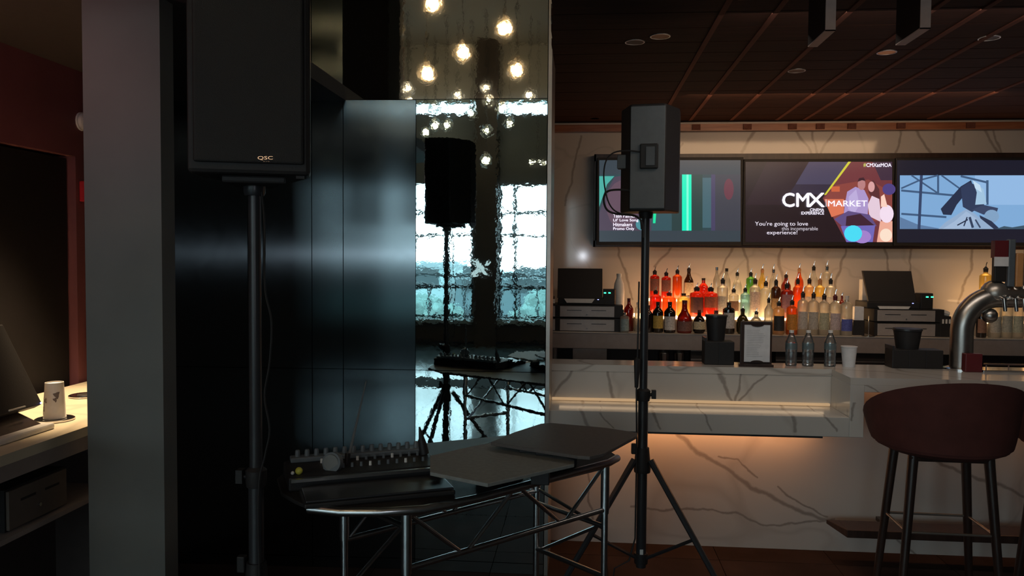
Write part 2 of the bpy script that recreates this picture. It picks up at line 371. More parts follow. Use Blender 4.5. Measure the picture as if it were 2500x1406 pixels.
# window wall behind the viewer, built around its openings
ww = MB(); xs = sorted(WINS); x = -7.6
for a, b in xs:
    ww.box(x, a, YW-.1, YW, 0, 4.36); x = b
    ww.box(a, b, YW-.1, YW, 0, WZ0); ww.box(a, b, YW-.1, YW, WZ1, 4.16)
up_ = MB().box(-7.6, 5.2, YW-.1, YW+.02, 4.36, 5.4)
ww.box(x, 5.2, YW-.1, YW, 0, 4.36)
up_.build('wall_upper', mat('pale_upper_wall', (.62, .63, .58), .7), kind='structure')
wwin = ww.build('wall_window', M['hallwall'], kind='structure')
for k, (a, b) in enumerate(WINS):
    fr = MB(); zf = (2.38, 1.98)
    for z in (WZ0+.02, WZ1-.03, 1.96, 2.36, 1.02): fr.box(a, b, YW-.06, YW-.02, z, z+.045)
    for xx in (a, a+(b-a)*.2, a+(b-a)*.66, b-.05): fr.box(xx, xx+.045, YW-.062, YW-.018, WZ0, WZ1)
    fo = fr.build('window_%d' % (k+1), M['frame'], kind='structure')
    for q in range(3):
        xa = a+(b-a)*(0, .2, .66)[q]; xb = a+(b-a)*(.2, .66, 1)[q]
        MB().box(xa+.045, xb, YW-.044, YW-.038, WZ0+.06, WZ1-.03).build('pane', M['winglass'], fo)
# pale ledge under the windows and the low counter there
MB().box(-7.4, 4.9, YW, YW+.28, .40, .47).build('trim_1', M['ledge'], kind='structure')
MB().box(-7.4, 4.9, YW, YW+.2, .08, .40).build('baseboard_window', M['darkwall'], kind='structure')

# outside
MB().box(-60, 60, -60, YW-.3, -3.2, -3.1).build('ground_outside', M['out_ground'], kind='structure')
def outbox(name, x0, x1, y0, y1, z0, z1, m, lab, cat):
    t = thing(name, ((x0+x1)/2, (y0+y1)/2, z0), lab, cat)
    part(MB().box(x0, x1, y0, y1, z0, z1), 'wall', m, t)
    g = MB()
    nx = max(3, int((x1-x0)/2.2)); st = (x1-x0)/nx
    for q in range(nx):
        for r in range(2):
            part(MB().box(x0+q*st+.35, x0+(q+1)*st-.35, y1, y1+.05, z0+1.2+r*1.9, z0+2.3+r*1.9), 'window', M['frame'], t)
    part(MB().box(x0-.2, x1+.2, y0-.2, y1+.2, z1, z1+.25), 'roof', M['out_ground'], t)
outbox('far_building', -24, -6.5, -36, -30, -3.1, 1.0, M['out_light'], 'pale low building across the street seen in the mirror, left', 'building')
outbox('far_building', -5.6, 10, -33, -27, -3.1, .6, M['out_dark'], 'dark low building across the street seen in the mirror, right', 'building')
def bush(x, y, s, lab):
    t = thing('street_tree', (x, y, -3.1), lab, 'tree')
    part(MB().tube([(x, y, -3.1), (x+.05, y, -1.6)], .12, 8), 'trunk', M['stoolwood'], t)
    mb = MB()
    for q in range(14): mb.sphere((x+random.uniform(-1, 1)*s, y+random.uniform(-.6, .6)*s, -1.2+random.uniform(-.3, 1.1)*s), s*random.uniform(.4, .65), 8)
    part(mb, 'crown', M['leaf'], t)
rl = thing('balcony_railing', (-3, YW-1.2, -.2), 'dark railing outside the windows seen in the mirror', 'railing')
for z in (.97, 1.19): part(MB().box(-7, 2, YW-1.24, YW-1.16, z, z+.07), 'rail', M['frame'], rl)
for k in range(26): part(MB().box(-7+k*.36, -6.96+k*.36, YW-1.22, YW-1.18, -.2, 1.0), 'post', M['frame'], rl)
part(MB().box(-7.4, 3, YW-1.6, YW-.1, -.3, -.2), 'balcony_slab', M['out_ground'], rl)
bush(-9.5, -20, 1.1, 'broad green street tree outside the leftmost mirrored window')
bush(-5.2, -19, .95, 'green street tree outside behind the mirrored column')
bush(-1.2, -21, 1.05, 'green street tree outside the right mirrored window')

# centre wall: brushed steel panels + rippled mirror panels
def xm(px, Y=YM, py=625): return P(px, py, Y=Y).x
XH = xm(1015); XR = xm(1335)
z243 = P(1170, 242, Y=YM).z; z905 = P(1170, 906, Y=YM).z; z1372 = P(1170, 1370, Y=YM).z
wc = MB().box(-2.4, XR-.005, YM+.10, YM+.42, 0, 5.4).build('wall_center', M['darkwall'], kind='structure')
TILT = math.tan(math.radians(2.4))
def brush_panel(px0, px1, z0, z1):
    a, b = (xm(px0)+.002, xm(px1)-.002)
    ya, yb = YM-(XH-a)*TILT, YM-(XH-b)*TILT
    mb = MB(); g = .0015
    vs = [(a, ya, z0+g), (b, yb, z0+g), (b, YM+.1, z0+g), (a, YM+.1, z0+g), (a, ya, z1-g), (b, yb, z1-g), (b, YM+.1, z1-g), (a, YM+.1, z1-g)]
    mb.add(vs, [(0,3,2,1),(4,5,6,7),(0,1,5,4),(1,2,6,5),(2,3,7,6),(3,0,4,7)])
    mb.build('wall_panel', M['brush'], wc)
for (z0, z1, cuts) in ((0, z1372, (250, 438, 765, 840, 1015)), (z1372, z905, (250, 438, 765, 840, 1015)), (z905, z243, (250, 438, 765, 840, 1015)), (z243, 4.0, (250, 438, 765, 840))):
    for a, b in zip(cuts, cuts[1:]): brush_panel(a, b, z0, z1)
def mir_panel(px0, px1, z0, z1, m):
    a, b = xm(px0)+.002, xm(px1)-.002
    MB().box(a, b, YM-.006, YM+.1, z0+.0015, z1-.0015).build('mirror_panel', m, wc)
mir_panel(1015, 1334, 0, z1372, M['mirror']); mir_panel(1015, 1334, z1372, z905, M['mirror']); mir_panel(1015, 1334, z905, z243, M['mirror'])
mir_panel(840, 1334, z243, 4.0, M['mirror_up'])
MB().box(XR, xm(1344), YM-.012, YM+.42, 0, 5.4).build('trim_2', M['edge'], kind='structure')

# grey fin wall on the left
YF = 2.35
fx0, fx1 = P(209, 700, Y=YF).x, P(396, 700, Y=YF).x
fin = MB().box(fx0, fx1, YF, YF+.08, 0, 5.4).build('wall_fin', M['pillar'], kind='structure')

MB().prism([(-.560*2.44, 2.435), (-.560*3.94, 3.94), (-.585*3.94, 3.94), (-.585*2.44, 2.435)], 0, 5.4).build('wall_divider', M['darkwall'], kind='structure')

# left nook: red wall with dark opening
XL = -2.16
zt = P(100, 365, X=XL).z; zc = P(100, 170, X=XL).z
wlr = MB()
y2 = P(184, 382, X=XL).y
wlr.box(XL-.1, XL, 1.3, 4.2, zt, zc+.05); wlr.box(XL-.1, XL, y2, 4.2, 0, zt); wlr.box(XL-.16, XL-.1, 1.3, 4.2, 0, zt)
wlr.build('wall_nook', M['red'], kind='structure')
MB().box(XL-.10, XL-.035, 1.32, y2-.01, 1.0, zt-.01).build('window_5', mat('dark_opening_panel', (.012, .010, .010), .6, spec=.2), kind='structure')
MB().box(-7.6, -1.1, 4.12, 4.2, 0, 5.4).build('wall_nook_end', M['darkwall'], kind='structure')
MB().box(-2.3, -1.2, 1.3, 4.15, zc+.05, zc+.12).build('ceiling_nook', M['darkwall'], kind='structure')

# bar ceiling: boards and battens
ZC = 2.64
bc = MB().box(-.9, 5.1, YM+.42, YB+.1, ZC+.03, ZC+.1).box(-.10, 5.1, 2.56, 3.6, ZC+.03, ZC+.1).box(-.15, 5.1, 3.6, YM+.42, ZC+.03, ZC+.1).build('ceiling_bar', M['under'], kind='structure')
ylines = [3.2, 3.43, 3.66, 3.9, 4.1, 4.3, 4.5, 4.76, 5.04, 5.3, 5.62, 5.9, 6.18]
for a, b in zip(ylines, ylines[1:]):
    x0 = -.0388*b if b < YM+.2 else (-.162 if a < YM+.42 else -.9)
    MB().box(x0, 5.1, a+.004, b-.004, ZC, ZC+.03).build('ceiling_board', M['ceil'], bc)
for X in (.57, .79, 1.09, 1.42, 1.62, 1.84, 2.14, 2.5):
    MB().box(X-.012, X+.012, 3.2, 6.1, ZC-.006, ZC).build('ceiling_batten', M['batten'], bc)
# wood trim band above the marble
MB().box(-.9, 5.1, YB-.07, YB, P(2000, 321, Y=YB).z, P(2000, 304, Y=YB).z).build('trim_3', M['trimwood'], kind='structure')
xx0 = -.75
for px in (1700, 1825, 1935, 2003, 2080, 2200, 2370):
    X = P(px, 310, Y=YB-.08).x
    MB().box(X-.03, X+.03, YB-.085, YB-.07, P(2000, 319, Y=YB).z, P(2000, 306, Y=YB).z).build('trim_joint', M['batten'], bc)
MB().box(P(1800, 18, Y=3.2).x, 5.1, 2.56, 3.19, 2.612, ZC+.03).build('trim_4', M['tan'], kind='structure')

# hanging baffles
for lab, pr, py in (('left of the two brown baffles hanging under the bar ceiling', 2040, 75), ('right of the two brown baffles hanging under the bar ceiling', 2272, 70)):
    p = P(pr, py, Z=2.42)
    t = thing('ceiling_baffle', (p.x, p.y, 2.42), lab, 'baffle')
    x1 = p.x; x0 = x1-.035; ya = p.y; yb = ya+.22
    part(MB().box(x0, x1, ya+.004, yb, 2.424, 2.66), 'panel', M['baffle_dark'], t)
    part(MB().box(x0, x1, ya, ya+.004, 2.42, 2.66).box(x0, x1, ya, yb, 2.42, 2.424), 'edge_strip', M['baffle_edge'], t, 'pale grey edge strip')

# recessed ceiling lights
def lens(glow):
    m, n, b = nm('amber_lens'); b.inputs['Base Color'].default_value = (.02, .012, .01, 1); b.inputs['Emission Color'].default_value = (1, .35, .12, 1); b.inputs['Emission Strength'].default_value = glow
    b.inputs['Specular IOR Level'].default_value = .1
    return m
def downlight(px, py, lab, glow):
    p = P(px, py, Z=ZC)
    t = thing('recessed_light', (p.x, p.y, ZC), lab, 'ceiling light', 'recessed lights in the bar ceiling')
    part(MB().lathe(p.x, p.y, ZC, [(.047, 0), (.047, -.004), (.042, -.004), (.042, 0)], 20), 'ring', M['edge'], t, smooth=True)
    part(MB().lathe(p.x, p.y, ZC-.002, [(.041, 0), (.0001, 0.0001)], 20), 'lens', lens(glow), t)
downlight(1550, 102, 'unlit recessed light in bar ceiling nearest the mirror', .002)
downlight(1612, 88, 'amber glowing recessed light right of the unlit one nearest the mirror', .02)
downlight(1945, 172, 'dim amber recessed light in the middle of the bar ceiling', .012)
downlight(2165, 127, 'bright amber recessed light just below the right baffle', .10)
downlight(2415, 92, 'unlit recessed light at the far right of the bar ceiling', .002)
p = P(1452, 284, Y=6.0)
t = thing('spot_lamp', (p.x, p.y, ZC), 'tiny bright lamp on the bar ceiling above the first register', 'ceiling light')
part(MB().lathe(p.x, p.y, p.z, [(.03, -.012), (.034, ZC-p.z)], 14), 'housing', M['steel'], t, smooth=True)
part(MB().lathe(p.x, p.y, p.z-.016, [(.001, 0), (.02, .001), (.024, .004)], 14), 'lens', emis('small_lamp_lens', (1, .85, .6), 3), t)

# ------------------------------------------------------------------ front bar
CT = 1.035                                            # counter top height
Y0, Y1, Y2 = 4.02, 4.32, 4.50                         # ledge front, niche back, base wall
XB0, XB1 = XR+.012, 5.0
xe0 = P(2075, 990, Y=Y0).x; xe1 = P(2110, 990, Y=Y0).x
zl = P(1400, 1003, Y=Y0).z; zb = P(1400, 1050, Y=Y0).z
bar = thing('bar_counter', ((XB0+XB1)/2, Y2, 0), 'long white veined marble bar counter with a recessed lit niche at left', 'counter')
MB_ = MB
part(MB().box(XB0, xe0, Y1, Y1+.03, zl, CT-.035), 'niche_back', M['marble_niche'], bar, bevel=.002)
part(MB().box(XB0, xe0, Y0, Y1+.03, zb, zl), 'lower_ledge', M['marble_rail'], bar, bevel=.003)
part(MB().box(xe0, xe1, Y0, Y2, zb, CT-.035), 'end_panel', M['marble_rail'], bar, bevel=.003)
part(MB().prism([(XB0, Y1-.004), (xe0, Y1-.004), (xe0, Y0), (XB1, Y0), (XB1, 4.53), (XB0, 4.53)], CT-.035, CT), 'worktop', M['marble'], bar)
part(MB().box(xe1, XB1, Y0, Y0+.03, .965, CT-.035), 'top_fascia', M['marble_rail'], bar, bevel=.002)
part(MB().box(XB0, XB1, Y2, Y2+.08, .0, CT-.036), 'front_panel', M['marble_base'], bar)
part(MB().box(XB0, xe0-.12, Y0+.02, Y0+.035, zb-.012, zb), 'shadow_strip', M['blackm'], bar)
part(MB().box(XB0+.01, xe0-.01, Y1-.022, Y1-.002, zl+.004, zl+.016), 'niche_light', M['led'], bar, 'glowing warm light strip')
part(MB().box(XB0+.2, xe0-.15, Y2-.05, Y2-.03, zb-.012, zb-.002), 'under_light', M['ledo'], bar, 'glowing orange light strip')
part(MB().box(xe1, XB1, Y2-.05, Y2-.03, .955, .965), 'under_light', M['ledo'], bar, 'glowing orange light strip')
part(MB().box(XB0, XB1, Y2+.10, Y2+.35, .55, .58), 'inner_shelf', M['under'], bar)
light('niche_glow', 'AREA', ((XB0+xe0)/2, Y1-.05, zl+.03), .12, (1, .7, .42), xe0-XB0-.1, .02, aim=((XB0+xe0)/2, Y1-.15, zl-.2))
light('under_glow', 'AREA', (P(1680, 1055, Y=Y2).x, Y2-.10, zb-.015), 1.8, ORANGE, 1.3, .02, aim=(P(1680, 1055, Y=Y2).x, Y2, .45))
light('under_glow', 'AREA', (3.0, Y2-.06, .95), 1.6, ORANGE, 2.2, .02, aim=(3.0, Y2, .6))
# foot rail
p = P(2040, 1290, Y=4.22)
fr = thing('foot_rail', (p.x, 4.3, .2), 'dark box foot rail along the base of the marble bar', 'foot rail')
za, zbb = P(2150, 1297, Y=4.22).z, P(2150, 1316, Y=4.22).z
part(MB().box(p.x+.06, XB1, 4.22, 4.38, zbb, za).add(
    [(p.x, 4.38, zbb+.02), (p.x+.06, 4.22, zbb), (p.x+.06, 4.38, zbb), (p.x, 4.38, za), (p.x+.06, 4.22, za), (p.x+.06, 4.38, za)],
    [(0,2,1), (3,4,5), (0,1,4,3), (0,3,5,2)]), 'rail', M['stoolwood'], fr, bevel=.003)
for X in (p.x+.3, p.x+1.6, p.x+2.7):
    part(MB().box(X, X+.04, 4.38, Y2, zbb+.01, za-.01), 'bracket', M['blackm'], fr)

# ------------------------------------------------------------------ back counter
BC = 1.085
bk = thing('back_counter', (2, 5.9, 0), 'taupe-edged back counter under the bottles and registers', 'counter')
part(MB().box(-1.1, XB1, 5.58, YB, BC-.11, BC), 'worktop', M['taupe'], bk, bevel=.004)
part(MB().box(-1.1, XB1, 5.577, YB-.01, BC, BC+.003), 'top_surface', M['marble'], bk)
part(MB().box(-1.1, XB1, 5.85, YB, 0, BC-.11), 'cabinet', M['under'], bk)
part(MB().box(-1.1, XB1, 5.60, 5.85, .70, .73), 'shelf', M['steel'], bk)
# steel pieces in the dark recess beneath
def recess(name, px0, px1, py0, py1, m, lab, cat, d=.1, grp=None):
    a = P(px0, py1, Y=5.64); b = P(px1, py0, Y=5.64)
    t = thing(name, ((a.x+b.x)/2, 5.68, .73), lab, cat, grp)
    part(MB().box(a.x, b.x, 5.64, 5.64+d, .73, b.z), 'body', m, t, bevel=.004)
    return t, a, b
t, a, b = recess('ice_bin', 1397, 1482, 846, 872, M['chrome'], 'shiny steel ice bin under the back counter below the left register', 'bin')
part(MB().box(a.x-.01, b.x+.01, 5.63, 5.64, b.z-.01, b.z), 'lid', M['steel'], t)
t, a, b = recess('steel_jug', 1340, 1356, 844, 874, M['chrome'], 'narrow shiny steel jug at far left under the back counter', 'jug')
part(MB().box(b.x, b.x+.012, 5.65, 5.66, .80, b.z-.02), 'handle', M['chrome'], t)
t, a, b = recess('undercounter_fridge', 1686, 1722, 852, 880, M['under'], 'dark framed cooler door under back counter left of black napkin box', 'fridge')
part(MB().box(a.x, b.x, 5.632, 5.64, b.z-.014, b.z-.008), 'top_strip', M['steel'], t)
part(MB().box(a.x, b.x, 5.632, 5.64, P(1700, 880, Y=5.63).z, P(1700, 876, Y=5.63).z), 'lower_strip', M['steel'], t)
for px, lab in ((1620, 'left of two small steel shakers under the back counter'), (1658, 'right of two small steel shakers under the back counter')):
    q = P(px, 875, Y=5.66); zt_ = P(px, 853, Y=5.66).z
    t = thing('shaker', (q.x, 5.66, .73), lab, 'shaker')
    part(MB().lathe(q.x, 5.66, .73, [(.03, 0), (.042, (zt_-.73)*.9)], 14), 'cup', M['chrome'], t, smooth=True)
    part(MB().lathe(q.x, 5.66, .73, [(.042, (zt_-.73)*.9), (.03, (zt_-.73))], 14), 'lid', M['steel'], t, smooth=True)
xa, xb_ = P(1895, 860, Y=5.63).x, P(2170, 860, Y=5.63).x
t = thing('speed_rail', ((xa+xb_)/2, 5.7, .73), 'long brown rail with bright edge under back counter behind water bottles', 'rail')
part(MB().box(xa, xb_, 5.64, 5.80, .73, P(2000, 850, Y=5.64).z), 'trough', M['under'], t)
part(MB().box(xa, xb_, 5.632, 5.64, P(2000, 883, Y=5.63).z, P(2000, 880, Y=5.63).z), 'edge', M['steel'], t)

# lit tiered bottle displays
S1, S2 = 1.190, 1.305
YA, YBm, YC = 5.675, 5.855, 6.03
def display(px0, px1, qx0, qx1, lab):
    a0, a1 = P(px0, 770, Y=5.76).x, P(px1, 770, Y=5.76).x
    b0, b1 = P(qx0, 735, Y=5.94).x, P(qx1, 735, Y=5.94).x
    t = thing('bottle_display', ((a0+a1)/2, 5.95, BC+.003), lab, 'display shelf')
    part(MB().box(a0, a1, 5.76, 6.12, BC+.003, S1-.012), 'lower_riser', M['riser'], t)
    part(MB().box(a0, a1, 5.755, 6.12, S1-.012, S1), 'lower_tier', M['shelfglow'], t, 'glowing shelf')
    part(MB().box(b0, b1, 5.945, 6.12, S1, S2-.012), 'upper_riser', M['riser'], t)
    part(MB().box(b0, b1, 5.94, 6.12, S2-.012, S2), 'upper_tier', M['shelfglow'], t, 'glowing shelf')
display(1552, 2072, 1580, 2050, 'long lit tiered display shelf holding the main bottle rows')
display(2388, 2570, 2395, 2570, 'lit tiered display shelf behind the beer tower at far right')

C = dict(red=(.75, .07, .03), amber=(.9, .30, .05), orange=(.95, .25, .05), clear=(.80, .80, .76), brown=(.14, .05, .02), green=(.25, .62, .15),
         blue=(.45, .72, .78), dark=(.04, .025, .02), yellow=(.92, .74, .28), white=(.85, .83, .74), dkred=(.38, .05, .03), olive=(.12, .10, .03), pale=(.9, .68, .42))
GL = {}
def gl(c):
    if c not in GL:
        GL[c] = glassy('bottle_glass_'+c, C[c], trans={'dark': .1, 'brown': .25, 'white': .15, 'olive': .25, 'dkred': .35}.get(c, .45))
    return GL[c]
LB = {}
def lb(c):
    if c not in LB: LB[c] = mat('paper_label_%d' % len(LB), c, .6, noise=.25, scale=90)
    return LB[c]
PROF = {
 'std':    [(.92,0),(1,.02),(1,.55),(.94,.60),(.62,.66),(.36,.71),(.33,.86)],
 'tall':   [(.92,0),(1,.02),(1,.50),(.9,.56),(.5,.66),(.36,.74),(.34,.88)],
 'shoulder':[(.92,0),(1,.02),(1,.62),(.97,.67),(.75,.70),(.38,.725),(.34,.86)],
 'squat':  [(.9,0),(1,.03),(1,.36),(.85,.46),(.5,.56),(.36,.66),(.32,.88)],
 'round':  [(.7,0),(.95,.08),(1,.30),(.92,.48),(.6,.60),(.32,.66),(.30,.86)],
 'square': [(.96,0),(1,.02),(1,.66),(.9,.70),(.4,.73),(.36,.86)],
}
def bottle(px, wpx, top, zbase, Y, color, kind, label, neck='black', lab=None, grp=None, spout=True, lz=(.12, .48), cat='bottle'):
    base = P(px, 780, Y=Y); d = (base-CAM).dot(fw)
    R = wpx/2/FPX*d*1.04; h = P(px, top, Y=Y).z - zbase
    t = thing('bottle', (base.x, Y, zbase), label, cat, grp)
    n = 4 if False else 18
    hh = h*(.86 if spout else 1.0)/PROF[kind][-1][1]
    pr = [(r*R, z*hh) for r, z in PROF[kind]]
    part(MB().lathe(base.x, Y, zbase, pr, n), 'glass', gl(color), t, smooth=True)
    zn = pr[-1][1]; rn = pr[-1][0]
    cm = {'black': M['blackp'], 'red': M['darkred'], 'brown': M['stoolwood'], 'steel': M['chrome'], 'white': M['white'], 'yellow': M['orangewood']}[neck]
    if spout:
        part(MB().lathe(base.x, Y, zbase, [(rn*1.12, zn-h*.10), (rn*1.25, zn-h*.01), (rn*.8, zn), (rn*.5, zn+h*.03)], 12), 'pourer', cm, t, smooth=True)
        part(MB().tube([(base.x, Y, zbase+zn+h*.02), (base.x+.002, Y, zbase+zn+h*.08), (base.x+.008, Y, zbase+h)], .0035, 6), 'spout', M['chrome'], t)
    else:
        part(MB().lathe(base.x, Y, zbase, [(rn*1.1, zn-h*.10), (rn*1.15, zn), (.0001, zn+.0005)], 12), 'cap', cm, t, smooth=True)
    if lab is not None:
        a = 1.15
        pl = MB().lathe(base.x, Y, zbase, [(R*1.015, hh*lz[0]), (R*1.015, hh*lz[1])], 12, -PI/2-a, -PI/2+a)
        part(pl, 'label', lb(lab), t, smooth=True)
    return t
BZ = BC+.003
FR, MR, BR = 'bottles in the front row of the lit display', 'bottles on the lower tier of the lit display', 'bottles on the upper tier of the lit display'
tan_, whi, blk, cream, orl, grn = (.55, .36, .08), (.62, .56, .52), (.03, .03, .03), (.60, .50, .32), (.62, .25, .04), (.45, .45, .38)
# front row
bottle(1606, 25, 737, BZ, YA, 'dark', 'std', 'dark bottle with a yellow label, first in the front row', lab=tan_, grp=FR, spout=False)
bottle(1635, 27, 737, BZ, YA, 'dark', 'std', 'dark bottle with a narrow white label, second in the front row', lab=whi, grp=FR, spout=False, lz=(.08, .46))
bottle(1671, 35, 733, BZ, YA, 'dkred', 'squat', 'squat brown bottle with red neck and framed label in the front row', neck='red', lab=(.22, .10, .08), grp=FR, spout=False, lz=(.06, .32))
bottle(1707, 30, 757, BZ, YA, 'dark', 'round', 'round dark bottle with a beige oval label left of the black bucket', neck='red', lab=cream, grp=FR, spout=False, lz=(.15, .44))
bottle(1748, 25, 758, BZ, YA, 'dkred', 'square', 'red-shouldered bottle mostly hidden behind the black bucket', neck='red', grp=FR, spout=False)
bottle(1779, 28, 738, BZ, YA, 'dark', 'shoulder', 'dark bottle with a pale diamond label right of the black bucket', lab=whi, grp=FR, spout=False, lz=(.15, .58))
bottle(1813, 29, 744, BZ, YA, 'olive', 'round', 'round olive bottle with a spout just left of the menu stand', grp=FR)
bottle(1846, 31, 752, BZ, YA, 'clear', 'round', 'round clear bottle with a steel pourer behind the menu stand', neck='steel', grp=FR)
bottle(1876, 20, 715, BZ, YA, 'clear', 'std', 'slim clear bottle with a dark pourer behind the menu stand edge', grp=FR)
bottle(1901, 26, 725, BZ, YA, 'pale', 'shoulder', 'clear bottle with a black label right of the menu stand', lab=blk, grp=FR, lz=(.10, .50))
bottle(1933, 26, 721, BZ, YA, 'amber', 'shoulder', 'orange bottle with an orange label in the front row', lab=orl, grp=FR, lz=(.12, .52))
bottle(1959, 24, 698, BZ, YA, 'clear', 'shoulder', 'first of four matching clear bottles with grey printed labels', neck='brown', lab=(.55, .50, .45), grp=FR)
bottle(1985, 24, 700, BZ, YA, 'clear', 'shoulder', 'second of four matching clear bottles with grey printed labels', neck='brown', lab=(.50, .46, .40), grp=FR)
bottle(2011, 25, 704, BZ, YA, 'clear', 'shoulder', 'third of four clear bottles, with a greenish label', neck='brown', lab=(.48, .46, .32), grp=FR)
bottle(2038, 25, 706, BZ, YA, 'clear', 'shoulder', 'fourth of four clear bottles, with a pinkish label', neck='red', lab=(.56, .46, .46), grp=FR)
bottle(2066, 27, 722, BZ, YA, 'clear', 'shoulder', 'clear bottle with a blue label at the right end of the front row', neck='white', lab=(.10, .12, .42), grp=FR, spout=False, lz=(.10, .36))
# lower tier
bottle(1600, 27, 700, S1, YBm, 'red', 'shoulder', 'red bottle at the left end of the lower tier', grp=MR)
bottle(1633, 32, 706, S1, YBm, 'orange', 'shoulder', 'wide orange-red bottle second on the lower tier', neck='red', grp=MR)
bottle(1668, 30, 716, S1, YBm, 'yellow', 'shoulder', 'pale amber bottle third on the lower tier', neck='brown', grp=MR, spout=False)
bottle(1700, 32, 690, S1, YBm, 'red', 'square', 'left of two red bottles with large black number labels', lab=(.10, .03, .03), grp=MR, lz=(.12, .58))
bottle(1734, 33, 691, S1, YBm, 'red', 'square', 'right of two red bottles, with a dark red number label', lab=(.28, .07, .04), grp=MR, lz=(.28, .60))
bottle(1763, 26, 667, S1, YBm, 'clear', 'shoulder', 'tall clear bottle with a grey label on the lower tier', lab=(.45, .40, .34), grp=MR)
bottle(1790, 24, 695, S1, YBm, 'white', 'shoulder', 'white bottle with a brown label on the lower tier', lab=(.20, .10, .06), grp=MR, lz=(.20, .50))
bottle(1818, 22, 693, S1, YBm, 'blue', 'shoulder', 'pale blue bottle on the lower tier', neck='black', grp=MR)
bottle(1842, 25, 667, S1, YBm, 'clear', 'shoulder', 'clear bottle with a pink label right of the pale blue bottle', neck='brown', lab=(.55, .42, .36), grp=MR, lz=(.18, .58))
bottle(1868, 24, 674, S1, YBm, 'white', 'shoulder', 'frosted white bottle on the lower tier above the menu stand', neck='brown', grp=MR)
bottle(1893, 22, 670, S1, YBm, 'brown', 'shoulder', 'brown bottle with small tan label on the lower tier', lab=(.30, .18, .08), grp=MR, lz=(.2, .45))
bottle(1920, 28, 680, S1, YBm, 'dkred', 'shoulder', 'wide dark red bottle with a purple label on the lower tier', lab=(.20, .09, .12), grp=MR, lz=(.15, .6))
bottle(1946, 22, 667, S1, YBm, 'orange', 'shoulder', 'bright orange bottle with dark pourer on the lower tier', grp=MR)
bottle(1974, 23, 666, S1, YBm, 'pale', 'shoulder', 'pale peach bottle, first of three at right of the lower tier', neck='brown', lab=(.6, .5, .4), grp=MR)
bottle(2000, 23, 667, S1, YBm, 'yellow', 'shoulder', 'pale yellow bottle, second of three at right of the lower tier', neck='yellow', lab=(.6, .5, .4), grp=MR)
bottle(2026, 23, 667, S1, YBm, 'clear', 'shoulder', 'clear bottle, last of three at right of the lower tier', neck='black', lab=(.55, .5, .45), grp=MR)
bottle(2054, 14, 714, S1, YBm, 'dkred', 'std', 'small red bottle at the right end of the lower tier', neck='red', grp=MR)
# upper tier
bottle(1597, 22, 650, S2, YC, 'red', 'square', 'first of two tall red square bottles with a slanted dark label', lab=(.14, .05, .04), grp=BR, lz=(.25, .62))
bottle(1625, 22, 655, S2, YC, 'red', 'square', 'second of two tall red square bottles with a slanted dark label', lab=(.16, .06, .05), grp=BR, lz=(.25, .62))
bottle(1652, 22, 648, S2, YC, 'orange', 'shoulder', 'glowing orange bottle with dark pourer on the upper tier', grp=BR)
bottle(1680, 22, 643, S2, YC, 'brown', 'tall', 'long-necked brown bottle with a cream label on the upper tier', neck='brown', lab=cream, grp=BR)
bottle(1716, 26, 679, S2, YC, 'red', 'round', 'squat round red bottle behind the black number labels', neck='brown', grp=BR, spout=False)
bottle(1748, 16, 652, S2, YC, 'clear', 'tall', 'slim clear bottle with a flat stopper on the upper tier', neck='steel', grp=BR, spout=False)
bottle(1772, 19, 655, S2, YC, 'clear', 'tall', 'clear bottle with a tall black cap on the upper tier', grp=BR, spout=False)
bottle(1798, 22, 655, S2, YC, 'clear', 'round', 'rounded clear bottle with dark pourer on the upper tier', neck='black', grp=BR)
bottle(1831, 21, 655, S2, YC, 'green', 'shoulder', 'green bottle on the upper tier', grp=BR)
bottle(1859, 19, 645, S2, YC, 'yellow', 'tall', 'yellow-tinted bottle right of the green one on the upper tier', neck='yellow', grp=BR)
bottle(1886, 19, 645, S2, YC, 'clear', 'tall', 'clear bottle left of the dark red one on the upper tier', neck='steel', grp=BR)
bottle(1917, 22, 661, S2, YC, 'dkred', 'tall', 'dark red bottle with brown cap on the upper tier', neck='brown', grp=BR)
bottle(1949, 20, 643, S2, YC, 'orange', 'tall', 'orange long-necked bottle right of the dark red one, upper tier', neck='yellow', grp=BR)
bottle(1984, 20, 637, S2, YC, 'clear', 'tall', 'clear bottle with tall black pourer near right of upper tier', grp=BR)
bottle(2016, 20, 636, S2, YC, 'white', 'shoulder', 'milky white bottle at the right end of the upper tier', neck='steel', grp=BR)
# bottles at far left and far right
OG = 'bottles beside the registers'
bottle(1535, 22, 728, BZ, YA+.08, 'dkred', 'std', 'dark red bottle right of the white jug', neck='red', grp=OG, spout=False)
bottle(1525, 21, 763, BZ, YA-.03, 'clear', 'square', 'short clear bottle with a pale blue label beside left register', neck='steel', lab=(.30, .38, .38), grp=OG, spout=False, lz=(.08, .6))
bottle(1556, 12, 738, BZ, YA+.05, 'clear', 'square', 'thin pale green bottle just left of the speaker pole', neck='white', grp=OG, spout=False)
bottle(1583, 20, 745, BZ, YA, 'dark', 'std', 'dark bottle half hidden behind the speaker pole', grp=OG, spout=False)
RG = 'bottles behind the beer tower'
bottle(2396, 22, 742, BZ, YA, 'dark', 'std', 'dark bottle with a small tan label right of the beer tower', lab=(.3, .16, .1), grp=RG, spout=False)
bottle(2429, 27, 716, BZ, YA, 'clear', 'shoulder', 'clear printed bottle nearest the beer tower pipe', neck='brown', lab=(.5, .46, .38), grp=RG)
bottle(2457, 26, 712, BZ, YA, 'clear', 'shoulder', 'second clear printed bottle right of the beer tower', neck='brown', lab=(.44, .42, .34), grp=RG)
bottle(2484, 26, 712, BZ, YA, 'clear', 'shoulder', 'clear printed bottle at the right frame edge', neck='brown', lab=(.46, .46, .34), grp=RG)
bottle(2440, 24, 690, S1, YBm, 'yellow', 'shoulder', 'yellow bottle on the lit tier behind the beer tower', grp=RG)
